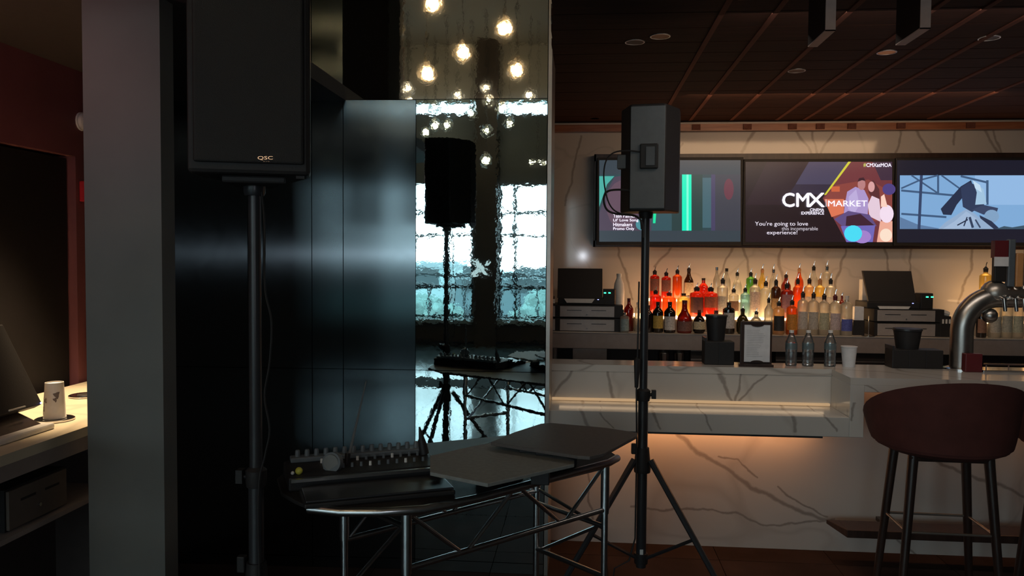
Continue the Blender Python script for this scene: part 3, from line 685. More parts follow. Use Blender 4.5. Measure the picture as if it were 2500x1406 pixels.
bottle(2466, 22, 690, S1, YBm, 'brown', 'shoulder', 'brown bottle on the lit tier behind the beer tower', grp=RG)
bottle(2490, 22, 690, S1, YBm, 'pale', 'shoulder', 'peach bottle on the lit tier at the right frame edge', grp=RG)
bottle(2403, 26, 640, S2-.012+.012, YC, 'yellow', 'shoulder', 'yellowish bottle on top tier above the bend of the beer pipe', grp=RG)

# white jug on a dark box
q = P(1511, 757, Y=5.80); zbx = P(1511, 757, Y=5.74).z
t = tag(MB().box(P(1499, 780, Y=5.74).x, P(1523, 780, Y=5.74).x, 5.76, 5.90, BZ, zbx).build('caddy_box', M['blackp'], bevel=.004), 'black box under the white jug beside the left register', 'box')
t = thing('jug', (q.x, 5.83, zbx), 'tall white plastic jug standing on a black box by left register', 'jug')
hj = P(1511, 668, Y=5.83).z-zbx
part(MB().lathe(q.x, 5.83, zbx, [(.034, 0), (.038, .01), (.040, hj*.5), (.034, hj*.72), (.020, hj*.86), (.016, hj*.92)], 18), 'body', M['white'], t, smooth=True)
part(MB().lathe(q.x, 5.83, zbx, [(.019, hj*.92), (.019, hj), (.0001, hj+.001)], 14), 'cap', M['white'], t, smooth=True)

# ------------------------------------------------------------------ registers
def register(px0, px1, dpx0, dpx1, py_top, strip, bot, trap, where, Yr=5.66):
    # two stacked cash drawers
    yfl = bot
    for k, (a, b) in enumerate((yfl[0:2], yfl[2:4])):
        x0, x1 = P(dpx0, a, Y=Yr).x, P(dpx1, a, Y=Yr).x
        z1, z0 = P(dpx0, a, Y=Yr).z, P(dpx0, b, Y=Yr).z
        if k == 1: z0 = BZ
        t = thing('cash_drawer', ((x0+x1)/2, Yr+.2, z0), ('upper', 'lower')[k]+' of the two stacked cash drawers under the '+where+' register', 'cash drawer', 'stacked cash drawers')
        part(MB().box(x0-.02, x1+.06, Yr+.006, Yr+.40, z0, z1+.008), 'case', M['blackp'], t)
        dr = part(MB().box(x0, x1, Yr, Yr+.012, z0+.004, z1), 'front', M['drawer'], t, 'grey metal front', bevel=.0015)
        for u in (.13, .58):
            part(MB().box(x0+(x1-x0)*u, x0+(x1-x0)*(u+.27), Yr-.001, Yr, z0+(z1-z0)*.60, z0+(z1-z0)*.66), 'slot', M['blackm'], dr)
        part(MB().lathe((x0+x1)/2, Yr-.001, z0+(z1-z0)*.25, [(.005, -.004), (.005, .004)], 10), 'lock', M['chrome'], dr)
    zs = P(dpx0, bot[0], Y=Yr).z+.008
    xa, xb = P(px0, 700, Y=Yr+.05).x, P(px1, 700, Y=Yr+.05).x
    zt, zm = P(px0, py_top, Y=Yr+.1).z, P(px0, strip[2], Y=Yr+.05).z
    t = thing('register', ((xa+xb)/2, Yr+.15, zs), 'black touchscreen register with silver base strip, '+where+' of the two', 'register')
    sa, sb = P(strip[0], strip[2], Y=Yr+.02).x, P(strip[1], strip[2], Y=Yr+.02).x
    part(MB().box(xa+.005, xb+.02, Yr+.03, Yr+.28, zs, zm+.004), 'base', M['blackp'], t, bevel=.006)
    s0, s1 = P(1400, strip[3], Y=Yr+.02).z, P(1400, strip[2], Y=Yr+.02).z
    part(MB().add([(sa, Yr+.018, s1), (sb, Yr+.018, s1), (sb-.02, Yr+.018, s0), (sa+.02, Yr+.018, s0), (sa, Yr+.03, s1), (sb, Yr+.03, s1), (sb-.02, Yr+.03, s0), (sa+.02, Yr+.03, s0)],
         [(0,3,2,1), (4,5,6,7), (0,1,5,4), (1,2,6,5), (2,3,7,6), (3,0,4,7)]), 'silver_strip', M['white'], t, 'curved silver strip')
    vs = [(xa+trap, Yr+.045, zm+.004), (xb, Yr+.045, zm+.004), (xb-trap*.5, Yr+.12, zt), (xa, Yr+.12, zt)]
    vs2 = [(v[0], v[1]+.03, v[2]) for v in vs]
    part(MB().add(vs+vs2, [(0,1,2,3)[::-1], (4,5,6,7), (0,1,5,4), (1,2,6,5), (2,3,7,6), (3,0,4,7)]), 'screen', M['blackp'], t, 'black touchscreen', bevel=.003)
    part(MB().box(xb-.035, xb-.025, Yr+.028, Yr+.031, zm-.004, zm), 'status_light', M['blueled'], t, 'tiny blue light')
    return t, xb, zs, zm
def reader(px0, px1, py0, leds, where, zs, Yr=5.70):
    x0, x1 = P(px0, 720, Y=Yr).x, P(px1, 720, Y=Yr).x; z1 = P(px0, py0, Y=Yr).z
    t = thing('card_printer', ((x0+x1)/2, Yr+.05, zs), 'small black printer with two green lights beside '+where+' register', 'printer')
    part(MB().prism([(x0, Yr), (x1-.01, Yr), (x1, Yr+.03), (x1, Yr+.1), (x0, Yr+.1)], zs, z1), 'body', M['blackp'], t, bevel=.004)
    for px, py in leds:
        q = P(px, py, Y=Yr-.002)
        part(MB().box(q.x-.008, q.x+.008, Yr-.003, Yr, q.z-.004, q.z+.004), 'green_light', M['green'], t, 'small green light')
t, xb, zs, zm = register(1361, 1471, 1367, 1500, 655, (1377, 1452, 729, 739), (747, 774, 779, 806), .0, 'left')
reader(1473, 1504, 706, ((1477, 715), (1488, 715)), 'left', zs)
t, xb, zs, zm = register(2114, 2238, 2143, 2284, 661, (2143, 2223, 738, 748), (757, 785, 790, 818), .02, 'right')
reader(2248, 2282, 716, ((2264, 725), (2276, 725)), 'right', zs)
# partial left stack by the mirror
for k, (a, b) in enumerate(((747, 774), (779, 806))):
    x0, x1 = P(1290, a, Y=5.66).x, P(1355, a, Y=5.66).x; z1 = P(1355, a, Y=5.66).z; z0 = P(1355, b, Y=5.66).z if k == 0 else BZ
    t = thing('cash_drawer', (x0, 5.8, z0), ('upper', 'lower')[k]+' grey cash drawer cut off by the mirror edge', 'cash drawer', 'stacked cash drawers')
    part(MB().box(x0-.02, x1+.02, 5.67, 5.98, z0, z1+.008), 'case', M['blackp'], t)
    part(MB().box(x0, x1, 5.66, 5.672, z0+.004, z1), 'front', M['drawer'], t, 'grey metal front')
x1 = P(1352, 700, Y=5.7).x; z0 = P(1355, 747, Y=5.66).z+.008
t = thing('register', (x1-.15, 5.8, z0), 'black register mostly hidden behind the mirror edge', 'register')
part(MB().box(x1-.3, x1, 5.70, 5.9, z0, z0+.05), 'base', M['blackp'], t)
part(MB().box(x1-.02, x1+.01, 5.685, 5.70, z0+.01, z0+.04), 'silver_strip', M['white'], t, 'silver strip')
part(MB().box(x1-.3, x1-.005, 5.75, 5.78, z0+.05, P(1350, 655, Y=5.75).z), 'screen', M['blackp'], t)
# things by the right register
x0, x1 = P(2109, 700, Y=5.9).x, P(2123, 700, Y=5.9).x
tag(MB().box(x0, x1+.1, 5.93, 6.0, BZ, P(2112, 682, Y=5.93).z).build('white_binder', M['white'], bevel=.003), 'white upright folder behind the right register', 'folder')
x0, x1 = P(2083, 800, Y=5.70).x, P(2111, 800, Y=5.70).x; z1 = P(2100, 782, Y=5.70).z
t = thing('napkin_caddy', ((x0+x1)/2, 5.75, BZ), 'black caddy with beige napkins left of the right register', 'caddy')
part(MB().box(x0, x1, 5.70, 5.83, BZ, z1), 'box', M['blackp'], t, bevel=.003)
part(MB().box(x0+.012, x1-.003, 5.715, 5.80, z1, P(2100, 749, Y=5.71).z), 'napkins', M['paper'], t, 'beige napkins')
q = P(2119, 815, Y=5.63)
t = thing('receipt_spike', (q.x, 5.62, BZ), 'thin chrome spike on a round base left of right register', 'spike')
part(MB().lathe(q.x, 5.62, BZ, [(.045, 0), (.045, .004), (.01, .007)], 20), 'base', M['chrome'], t, smooth=True)
part(MB().tube([(q.x, 5.62, BZ+.005), (q.x, 5.62, BZ+.14)], .002, 6), 'spike', M['chrome'], t)
x0, x1 = P(2295, 800, Y=5.66).x, P(2322, 800, Y=5.66).x; z1 = P(2300, 772, Y=5.66).z
t = thing('straw_caddy', ((x0+x1)/2, 5.72, BZ), 'black caddy under the folded towel right of the right register', 'caddy')
part(MB().box(x0, x1, 5.66, 5.80, BZ, z1), 'box', M['blackp'], t, bevel=.003)
for k in range(3):
    xx = x0+.012+k*.022
    part(MB().box(xx, xx+.012, 5.657, 5.66, z1-.05, z1-.02), 'white_tab', M['white'], t)
t = thing('towel', ((x0+x1)/2-.02, 5.72, z1), 'folded white towel lying on the black caddy', 'towel')
tb = MB()
for k in range(4):
    tb.tube([(x0-.04, 5.70+.02*k, z1+.02+.004*k), ((x0+x1)/2, 5.70+.02*k, z1+.022), (x1, 5.71+.02*k, z1+.012)], [.02, .022, .018], 8)
part(tb, 'folds', M['cup'], t, smooth=True)

# ------------------------------------------------------------------ front counter items
def seat(px, py, z=CT): return P(px, py, Z=z)
def tapered(name, px, w0, w1, py0, py1, m, lab, cat, z=CT, n=20, Yq=4.42):
    a = P(px, py1, Y=Yq); d = (a-CAM).dot(fw); k = .5*d/FPX
    h = P(px, py0, Y=Yq).z-z
    t = thing(name, (a.x, Yq, z), lab, cat)
    return t, a.x, Yq, k, h
# menu holder
Ym = 4.39
x0, x1 = P(1803, 870, Y=Ym).x, P(1885, 870, Y=Ym).x; zt = P(1843, 785, Y=Ym).z
t = thing('menu_stand', ((x0+x1)/2, Ym, CT), 'dark upright menu stand holding a white page on the bar', 'menu stand')
part(MB().box(x0+.01, x1, Ym+.006, Ym+.02, CT, zt), 'back_board', M['stoolwood'], t, bevel=.003)
part(MB().prism([(x0-.005, Ym-.04), (x1, Ym-.04), (x1, Ym+.05), (x0+.01, Ym+.05)], CT, CT+.012), 'foot', M['stoolwood'], t)
pg0, pg1 = P(1818, 793, Y=Ym), P(1879, 884, Y=Ym)
pg = part(MB().box(pg0.x, pg1.x, Ym, Ym+.005, pg1.z, pg0.z), 'page', M['paper'], t, 'white printed page')
ink = MB()
for k in range(16):
    z = pg0.z-.03-k*(pg0.z-pg1.z-.05)/16; ww_ = (.5+.4*random.random())*(pg1.x-pg0.x)*.8
    ink.box(pg0.x+.012, pg0.x+.012+ww_, Ym-.0006, Ym-.0001, z, z+.0025)
o = part(ink, 'print_lines', mat('faint_ink', (.50, .50, .52), .8), pg); o['kind'] = 'stuff'
cl = MB()
cx_ = (pg0.x+pg1.x)/2
cl.add([(cx_+.035*math.cos(PI+PI*k/8), Ym-.003, pg0.z+.004+.014*math.sin(PI+PI*k/8)) for k in range(9)]+[(cx_+.035*math.cos(PI+PI*k/8), Ym+.006, pg0.z+.004+.014*math.sin(PI+PI*k/8)) for k in range(9)],
       [tuple(range(8, -1, -1)), tuple(range(9, 18))]+[(k, k+1, k+10, k+9) for k in range(8)])
part(cl, 'clip', M['stoolwood'], t)
cl = MB()
cl.add([(cx_+.035*math.cos(PI*k/8), Ym-.003, pg1.z-.003+.012*math.sin(PI*k/8)) for k in range(9)]+[(cx_+.035*math.cos(PI*k/8), Ym+.006, pg1.z-.003+.012*math.sin(PI*k/8)) for k in range(9)],
       [tuple(range(9)), tuple(range(17, 8, -1))]+[(k+1, k, k+9, k+10) for k in range(8)])
part(cl, 'clip', M['stoolwood'], t)
# water bottles
M['water'] = glassy('clear_plastic', (.92, .94, .95), trans=.86, gloss=.5, rough=.08)
M['waterlabel'] = glassy('blue_water_label', (.62, .76, .80), trans=.55)
for px, lab in ((1931, 'left of three clear plastic water bottles on the bar'), (1972, 'middle of three clear plastic water bottles on the bar'), (2026, 'clear plastic water bottle nearest the white foam cup')):
    Yq = 4.43; a = P(px, 885, Y=Yq); d = (a-CAM).dot(fw); R = 14/FPX*d; h = P(px, 806, Y=Yq).z-CT
    t = thing('water_bottle', (a.x, Yq, CT), lab, 'bottle', 'water bottles on the bar')
    pr = [(.85, 0), (1, .03), (.93, .08), (1, .12), (.95, .17), (1, .22), (.94, .27), (1, .32), (.96, .4), (1, .46), (1, .66), (.92, .72), (.6, .84), (.38, .90), (.38, .95)]
    part(MB().lathe(a.x, Yq, CT, [(r*R, z*h) for r, z in pr], 18), 'plastic', M['water'], t, smooth=True)
    part(MB().lathe(a.x, Yq, CT, [(R*1.02, h*.47), (R*1.02, h*.65)], 18), 'wrapper', M['waterlabel'], t, 'pale blue wrapper', smooth=True)
    part(MB().lathe(a.x, Yq, CT, [(R*.42, h*.93), (R*.42, h), (.0001, h+.001)], 14), 'cap', M['white'], t, smooth=True)
# foam cup
Yq = 4.43; a = P(2072, 888, Y=Yq); d = (a-CAM).dot(fw); k = .5*d/FPX; h = P(2072, 845, Y=Yq).z-CT
t = thing('foam_cup', (a.x, Yq, CT), 'white foam cup on the bar right of the water bottles', 'cup')
part(MB().lathe(a.x, Yq, CT, [(28*k, 0), (37*k, h*.96), (34*k, h*.96), (26*k, .008)], 24), 'body', M['paper'], t, smooth=True)
part(MB().lathe(a.x, Yq, CT, [(37*k, h*.94), (39*k, h*.96), (39*k, h), (36*k, h)], 24), 'rim', M['paper'], t, smooth=True)
# black napkin boxes with straw buckets
def napkin(px0, px1, py0, bx0, bx1, by, split, where):
    Yq = 4.43; x0, x1 = P(px0, 880, Y=Yq).x, P(px1, 880, Y=Yq).x; z1 = P(px0, py0, Y=Yq).z
    t = thing('napkin_holder', ((x0+x1)/2, Yq+.05, CT), 'black napkin holder on the bar '+where, 'napkin holder')
    part(MB().box(x0, x1, Yq-.03, Yq+.08, CT, z1), 'box', M['blackp'], t, bevel=.004)
    for s in range(split):
        xx = x0+(x1-x0)*(s+1)/(split+1)
        part(MB().box(xx-.002, xx+.002, Yq-.033, Yq-.03, CT+.005, z1-.003), 'divider', M['blackm'], t)
    part(MB().box(x0, x0+.012, Yq-.03, Yq+.08, z1, z1+.02), 'lip', M['blackm'], t)
    xm_ = P((bx0+bx1)/2, 850, Y=Yq+.06).x; kk = .5*(Yq+.06)/FPX; w = bx1-bx0; h = P(bx0, by, Y=Yq+.06).z-z1
    b = thing('straw_bucket', (xm_, Yq+.06, z1), 'black tapered bucket standing on the black napkin holder '+where, 'bucket')
    part(MB().lathe(xm_, Yq+.06, z1, [(w*.78*kk, 0), (w*kk, h), (w*.94*kk, h), (w*.72*kk, .01)], 22), 'body', M['blackp'], b, smooth=True)
    part(MB().lathe(xm_, Yq+.06, z1, [(w*kk, h-.012), (w*1.04*kk, h-.01), (w*1.04*kk, h), (w*.98*kk, h)], 22), 'rim', M['blackm'], b, smooth=True)
napkin(1718, 1790, 832, 1722, 1773, 768, 1, 'left of the menu stand')
napkin(2173, 2297, 852, 2183, 2246, 801, 2, 'left of the beer tower')
# coin tray behind tower
q = P(2310, 884, Z=CT)
t = thing('bar_tray', (q.x, q.y, CT), 'low steel tray at the foot of the beer tower', 'tray')
part(MB().box(q.x-.06, q.x+.12, 4.36, 4.46, CT, CT+.006), 'plate', M['chrome'], t, bevel=.002)
part(MB().box(q.x-.03, q.x+.02, 4.40, 4.43, CT+.006, CT+.03), 'clip', M['steel'], t)
# beer tower
Yt = 4.42
q = P(2346, 885, Y=Yt); d = (q-CAM).dot(fw); R = 26/FPX*d
t = thing('beer_tower', (q.x, Yt, CT), 'curved satin steel pipe beer tower with tap handles at right', 'beer tower')
top = P(2400, 724, Y=Yt)
cR = top.z-P(2346, 806, Y=Yt).z
pts = [(q.x, Yt, CT+.01)]
zc_ = top.z-cR
pts.append((q.x, Yt, zc_-.1))
for k in range(0, 11):
    a = PI-(PI/2)*k/10; pts.append((q.x+cR+cR*math.cos(a), Yt, zc_+cR*math.sin(a)))
pts.append((q.x+2.2, Yt, top.z))
part(MB().tube(pts, R, 24), 'pipe', M['steel'], t, smooth=True)
part(MB().lathe(q.x, Yt, CT, [(R*1.6, 0), (R*1.6, .008), (R*1.15, .014)], 28), 'base_flange', M['chrome'], t, smooth=True)
def tap(px, ptop, pbot, wpx, m, name, lab, plate=None, topm=None):
    x = P(px, 700, Y=Yt-.03).x; zt = P(px, ptop, Y=Yt-.03).z; zb_ = P(px, pbot, Y=Yt-.03).z; k = .5*Yt/FPX*wpx
    ho = part(MB().prism([(x-k, Yt-.05), (x+k, Yt-.05), (x+k, Yt-.015), (x-k, Yt-.015)], zb_, zt), 'tap_handle', m, t, lab, bevel=.006)
    if plate: part(MB().box(x-k*1.15, x+k*1.15, Yt-.056, Yt-.05, P(px, plate[1], Y=Yt-.05).z, P(px, plate[0], Y=Yt-.05).z), 'nameplate', plate[2], ho, plate[3])
    if topm: part(MB().prism([(x-k*1.1, Yt-.054), (x+k*1.1, Yt-.054), (x+k*1.1, Yt-.012), (x-k*1.1, Yt-.012)], zt-.08, zt+.01), 'cap', topm, ho)
    part(MB().lathe(x, Yt, top.z, [(R*1.08, -R*.2), (R*.62, R*1.0), (R*.5, R*1.25)], 20), 'collar', M['steel'], t, smooth=True)
    part(MB().tube([(x, Yt-R*.8, top.z), (x, Yt-R*1.7, top.z-.01), (x, Yt-R*1.9, top.z-.07)], [.014, .012, .009], 12), 'faucet', M['chrome'], t, smooth=True)
    return ho
tap(2437, 592, 688, 27, M['blackp'], 'a', 'black tap handle with red top and white plate', plate=(627, 650, M['paper'], 'white plate'), topm=M['darkred'])
h2 = tap(2464, 584, 700, 16, M['tapgrey'], 'b', 'slate grey tap handle with vertical lettering')
tap(2484, 618, 700, 17, M['orangewood'], 'c', 'orange wooden tap handle')
tap(2508, 605, 700, 16, M['greyp'], 'd', 'dark green-grey tap handle')
jx = P(2428, 700, Y=Yt).x
part(MB().sphere((jx, Yt, top.z+.02), R*1.2, 20), 'joint', M['edge'], t, 'bronze coloured joint', smooth=True)
part(MB().sphere((jx-.02, Yt, top.z-.10), R*.7, 16), 'faucet_body', M['steel'], t, smooth=True)
tag(MB().box(P(2357, 890, Y=4.30).x, P(2399, 890, Y=4.30).x, 4.30, 4.345, CT, P(2380, 864, Y=4.30).z).build('red_box', M['darkred'], bevel=.004), 'small dark red box in front of the beer tower', 'box')
x0 = P(2402, 880, Y=4.30).x
t = thing('drip_rack', (x0+.3, 4.5, CT), 'steel drip tray rack on the bar at the right edge', 'drip tray')
part(MB().box(x0, x0+.9, 4.30, 4.44, CT, CT+.012), 'tray', M['chrome'], t, bevel=.002)
part(MB().box(x0, x0+.9, 4.30, 4.304, CT+.04, CT+.048), 'rail', M['chrome'], t)
for k in range(8): part(MB().box(x0+.01+k*.11, x0+.016+k*.11, 4.30, 4.304, CT+.012, CT+.04), 'post', M['chrome'], t)

# ------------------------------------------------------------------ screens
def emat():
    m, n, b = nm('screen_picture'); out = n.nodes['Material Output']
    at = n.nodes.new('ShaderNodeVertexColor'); at.layer_name = 'Col'
    n.links.new(at.outputs[0], b.inputs['Emission Color']); b.inputs['Emission Strength'].default_value = 1.0
    b.inputs['Base Color'].default_value = (.02, .02, .02, 1); b.inputs['Roughness'].default_value = .25
    return m
M['pic'] = emat()
M['txt'] = emis('screen_white_text', (.78, .74, .86), .95)
M['txt2'] = emis('screen_grey_text', (.55, .52, .60), .9)
YS = 6.085
FZ0, FZ1 = P(2000, 606, Y=YS).z, P(2000, 373, Y=YS).z
fx = P(1450, 480, Y=YS).x
fr = thing('screen_surround', (2, 6.14, FZ0), 'long black and brown frame around the three wall screens', 'screen frame')
part(MB().box(fx, XB1, YS+.03, YB, FZ1-.055, FZ1).box(fx, XB1, YS+.03, YB, FZ0, FZ0+.05).box(fx, fx+.015, YS+.03, YB-.002, FZ0, FZ1), 'surround', M['stoolwood'], fr, bevel=.002)
part(MB().box(fx, XB1, YS+.075, YB-.002, FZ0, FZ1), 'back_board', M['blackp'], fr)
def S(px, py, k=0): q = P(px, py, Y=YS); return (q.x, YS-.0006*k, q.z)
def screen(px0, px1, py0, py1, lab):
    a, b = S(px0, py1), S(px1, py0)
    t = thing('television', ((a[0]+b[0])/2, YS+.03, a[2]), lab, 'screen', 'screens on the marble wall')
    part(MB().box(a[0]-.022, b[0]+.022, YS+.002, YS+.07, a[2]-.022, b[2]+.022), 'bezel', M['blackp'], t, bevel=.003)
    return t
def picture(t, layers, name='picture'):
    mb = MB()
    for k, (c, pts) in enumerate(layers):
        c3 = tuple((x/255)**2.2 for x in c)
        n = len(pts); mb.add([S(x, y, k*.5) for x, y in pts], [tuple(range(n))], c3)
    o = part(mb, name, M['pic'], t); return o
def circ(cx, cy, rx, ry=None, n=18): ry = ry or rx; return [(cx+rx*math.cos(2*PI*i/n), cy+ry*math.sin(2*PI*i/n)) for i in range(n)]
def rect(x0, y0, x1, y1): return [(x0, y0), (x1, y0), (x1, y1), (x0, y1)]
def bar_(x0, y0, x1, y1, w_):
    dx, dy = x1-x0, y1-y0; L_ = math.hypot(dx, dy); nx, ny = -dy/L_*w_/2, dx/L_*w_/2
    return [(x0+nx, y0+ny), (x1+nx, y1+ny), (x1-nx, y1-ny), (x0-nx, y0-ny)]
def text(s, x0, y0, x1, y1, parent, m, name='lettering', k=30, bold=0.0, plane=None, shear=0):
    cu = bpy.data.curves.new('t', 'FONT'); cu.body = s; cu.size = 1; cu.shear = shear; cu.resolution_u = 3
    o = bpy.data.objects.new('t', cu); col.objects.link(o)
    dg = bpy.context.evaluated_depsgraph_get(); me = bpy.data.meshes.new_from_object(o.evaluated_get(dg))
    bpy.data.objects.remove(o); bpy.data.curves.remove(cu)
    vx = [v.co.x for v in me.vertices]; vy = [v.co.y for v in me.vertices]
    ax, bx, ay, by = min(vx), max(vx), min(vy), max(vy)
    A = plane(x0, y1) if plane else S(x0, y1, k); B = plane(x1, y1) if plane else S(x1, y1, k); Cc = plane(x0, y0) if plane else S(x0, y0, k)
    A, B, Cc = Vector(A), Vector(B), Vector(Cc)
    off = Vector((0, 0, 0)); p = parent
    while p is not None: off += p.location; p = p.parent
    for v in me.vertices:
        v.co = A + (B-A)*((v.co.x-ax)/(bx-ax)) + (Cc-A)*((v.co.y-ay)/(by-ay)) - off
    if bold:
        vs = [v.co.copy() for v in me.vertices]; fs = [tuple(p_.vertices) for p_ in me.polygons]; n = len(vs); k_ = bold*.5*(Cc-A).length
        ex, ez = (B-A).normalized()*k_, (Cc-A).normalized()*k_
        V_, F_ = [], []
        for q_, sh in enumerate((Vector((0, 0, 0)), ex, -ex, ez, -ez)):
            V_ += [tuple(v+sh) for v in vs]; F_ += [tuple(i+n*q_ for i in f) for f in fs]
        me.clear_geometry(); me.from_pydata(V_, [], F_); me.update()
    me.materials.clear(); me.materials.append(m); me.name = name
    q = bpy.data.objects.new(name, me); col.objects.link(q); q.parent = parent
    return q
# screen 1: music video with teal light tube
s1 = screen(1463, 1808, 391, 590, 'left wall screen showing a teal light tube and song credits')
picture(s1, [((52, 62, 70), rect(1463, 391, 1808, 590)), ((44, 66, 72), rect(1463, 426, 1808, 563)),
  ((70, 160, 150), [(1463, 430), (1500, 430), (1482, 450), (1463, 505)]), ((72, 62, 78), [(1480, 470), (1500, 432), (1540, 425), (1590, 445), (1590, 563), (1463, 563), (1463, 520)]),
  ((90, 70, 84), circ(1520, 500, 40, 60)), ((50, 78, 86), rect(1590, 426, 1640, 563)),
  ((40, 60, 62), rect(1640, 426, 1666, 563)), ((0, 225, 180), rect(1665, 426, 1688, 563)), ((120, 240, 205), rect(1676, 426, 1681, 563)),
  ((40, 62, 62), rect(1688, 426, 1715, 563)), ((62, 92, 102), rect(1715, 434, 1736, 556)), ((66, 62, 90), rect(1736, 426, 1746, 563)),
  ((58, 60, 70), rect(1746, 426, 1808, 563)), ((96, 52, 66), circ(1779, 462, 12, 26)), ((30, 210, 150), [(1595, 520), (1602, 520), (1600, 545), (1594, 545)]),
  ((70, 130, 140), circ(1566, 548, 14, 14))])
for s, y, x1 in (('Tash Palmer', 523, 1551), ("Lil' Love Song", 534, 1558), ('Hitmakers', 544, 1543), ('Promo Only', 555, 1548)):
    text(s, 1497, y, x1, y+8.5, s1, M['txt'], bold=.04)
# screen 2: cinema market advert
s2 = screen(1820, 2178, 395, 591, 'middle wall screen showing a CMX Market cinema advert with a couple')
picture(s2, [((34, 24, 30), rect(1820, 395, 2178, 591)), ((42, 30, 38), [(1873, 395), (1975, 395), (1910, 500), (1820, 500)]),
  ((66, 62, 84), [(1975, 395), (2075, 395), (2010, 475), (1927, 475)]), ((48, 42, 58), [(1942, 450), (2035, 450), (2010, 475), (1925, 475)]),
  ((104, 52, 58), [(2077, 395), (2178, 395), (2178, 591), (2066, 591), (2008, 484)]),
  ((128, 64, 60), [(2040, 452), (2120, 438), (2178, 470), (2178, 540), (2040, 540), (2012, 484)]),
  ((190, 92, 62), [(2028, 455), (2050, 455), (2050, 468), (2030, 468)]), ((206, 110, 80), [(2012, 486), (2060, 486), (2060, 520), (2030, 530)]),
  ((60, 44, 60), [(2130, 395), (2178, 395), (2178, 440), (2150, 440)]),
  ((74, 62, 120), circ(2170, 462, 16, 14)),
  ((160, 140, 190), [(2062, 500), (2068, 468), (2088, 456), (2110, 464), (2120, 485), (2118, 525), (2060, 520)]),
  ((176, 160, 205), [(2072, 480), (2090, 462), (2098, 500), (2085, 522), (2070, 510)]),
  ((172, 118, 120), circ(2103, 450, 9.5, 14)), ((60, 34, 44), [(2093, 444), (2097, 435), (2108, 433), (2113, 442), (2104, 440)]),
  ((84, 46, 50), [(2120, 446), (2132, 440), (2146, 462), (2148, 490), (2130, 486), (2120, 470)]),
  ((204, 150, 150), circ(2127, 456, 8, 13)), ((214, 190, 205), [(2118, 500), (2128, 478), (2146, 486), (2150, 520), (2150, 542), (2122, 528)]),
  ((90, 74, 120), [(2036, 535), (2070, 515), (2122, 524), (2140, 552), (2060, 556)]), ((60, 36, 50), [(2066, 528), (2100, 522), (2134, 550), (2136, 556), (2064, 552)]),
  ((104, 96, 170), [(2052, 552), (2136, 550), (2130, 591), (2066, 591)]),
  ((222, 160, 140), [(2148, 540), (2178, 540), (2178, 591), (2140, 591)]), ((228, 208, 225), circ(2164, 522, 17, 22)), ((236, 196, 180), [(2150, 480), (2158, 474), (2166, 505), (2150, 505)]),
  ((236, 210, 190), circ(2162, 574, 15, 16)), ((150, 120, 190), circ(2104, 578, 22, 16)), ((70, 205, 230), circ(2082, 570, 22, 20)),
  ((196, 190, 60), [(2070, 395), (2077, 395), (2016, 476), (2011, 476)])])
text('#', 2106, 399, 2112, 408, s2, emis('hash_yellow', (.45, .45, .12), 1), bold=.05)
text('CMXatMOA', 2113, 399, 2174, 408, s2, M['txt'], bold=.05)
text('CM', 1909, 472, 1973, 505, s2, M['txt'], name='logo_lettering', bold=.07)
text('X', 1970, 472, 2011, 505, s2, M['txt'], name='logo_lettering', bold=.07)
text('|', 2014, 487, 2016, 505, s2, M['txt2'])
text('MARKET', 2020, 490, 2115, 504, s2, M['txt'], bold=.03)
text('CINEMA', 1976, 509, 2010, 516, s2, M['txt'], bold=.05)
text('EXPERIENCE', 1955, 517, 2010, 524, s2, M['txt'], bold=.05)
text("You're going to love", 1842, 541, 1971, 554, s2, M['txt'])
text('this incomparable', 1907, 554, 1995, 565, s2, M['txt2'])
text('experience!', 1871, 563, 1945, 575, s2, M['txt'])
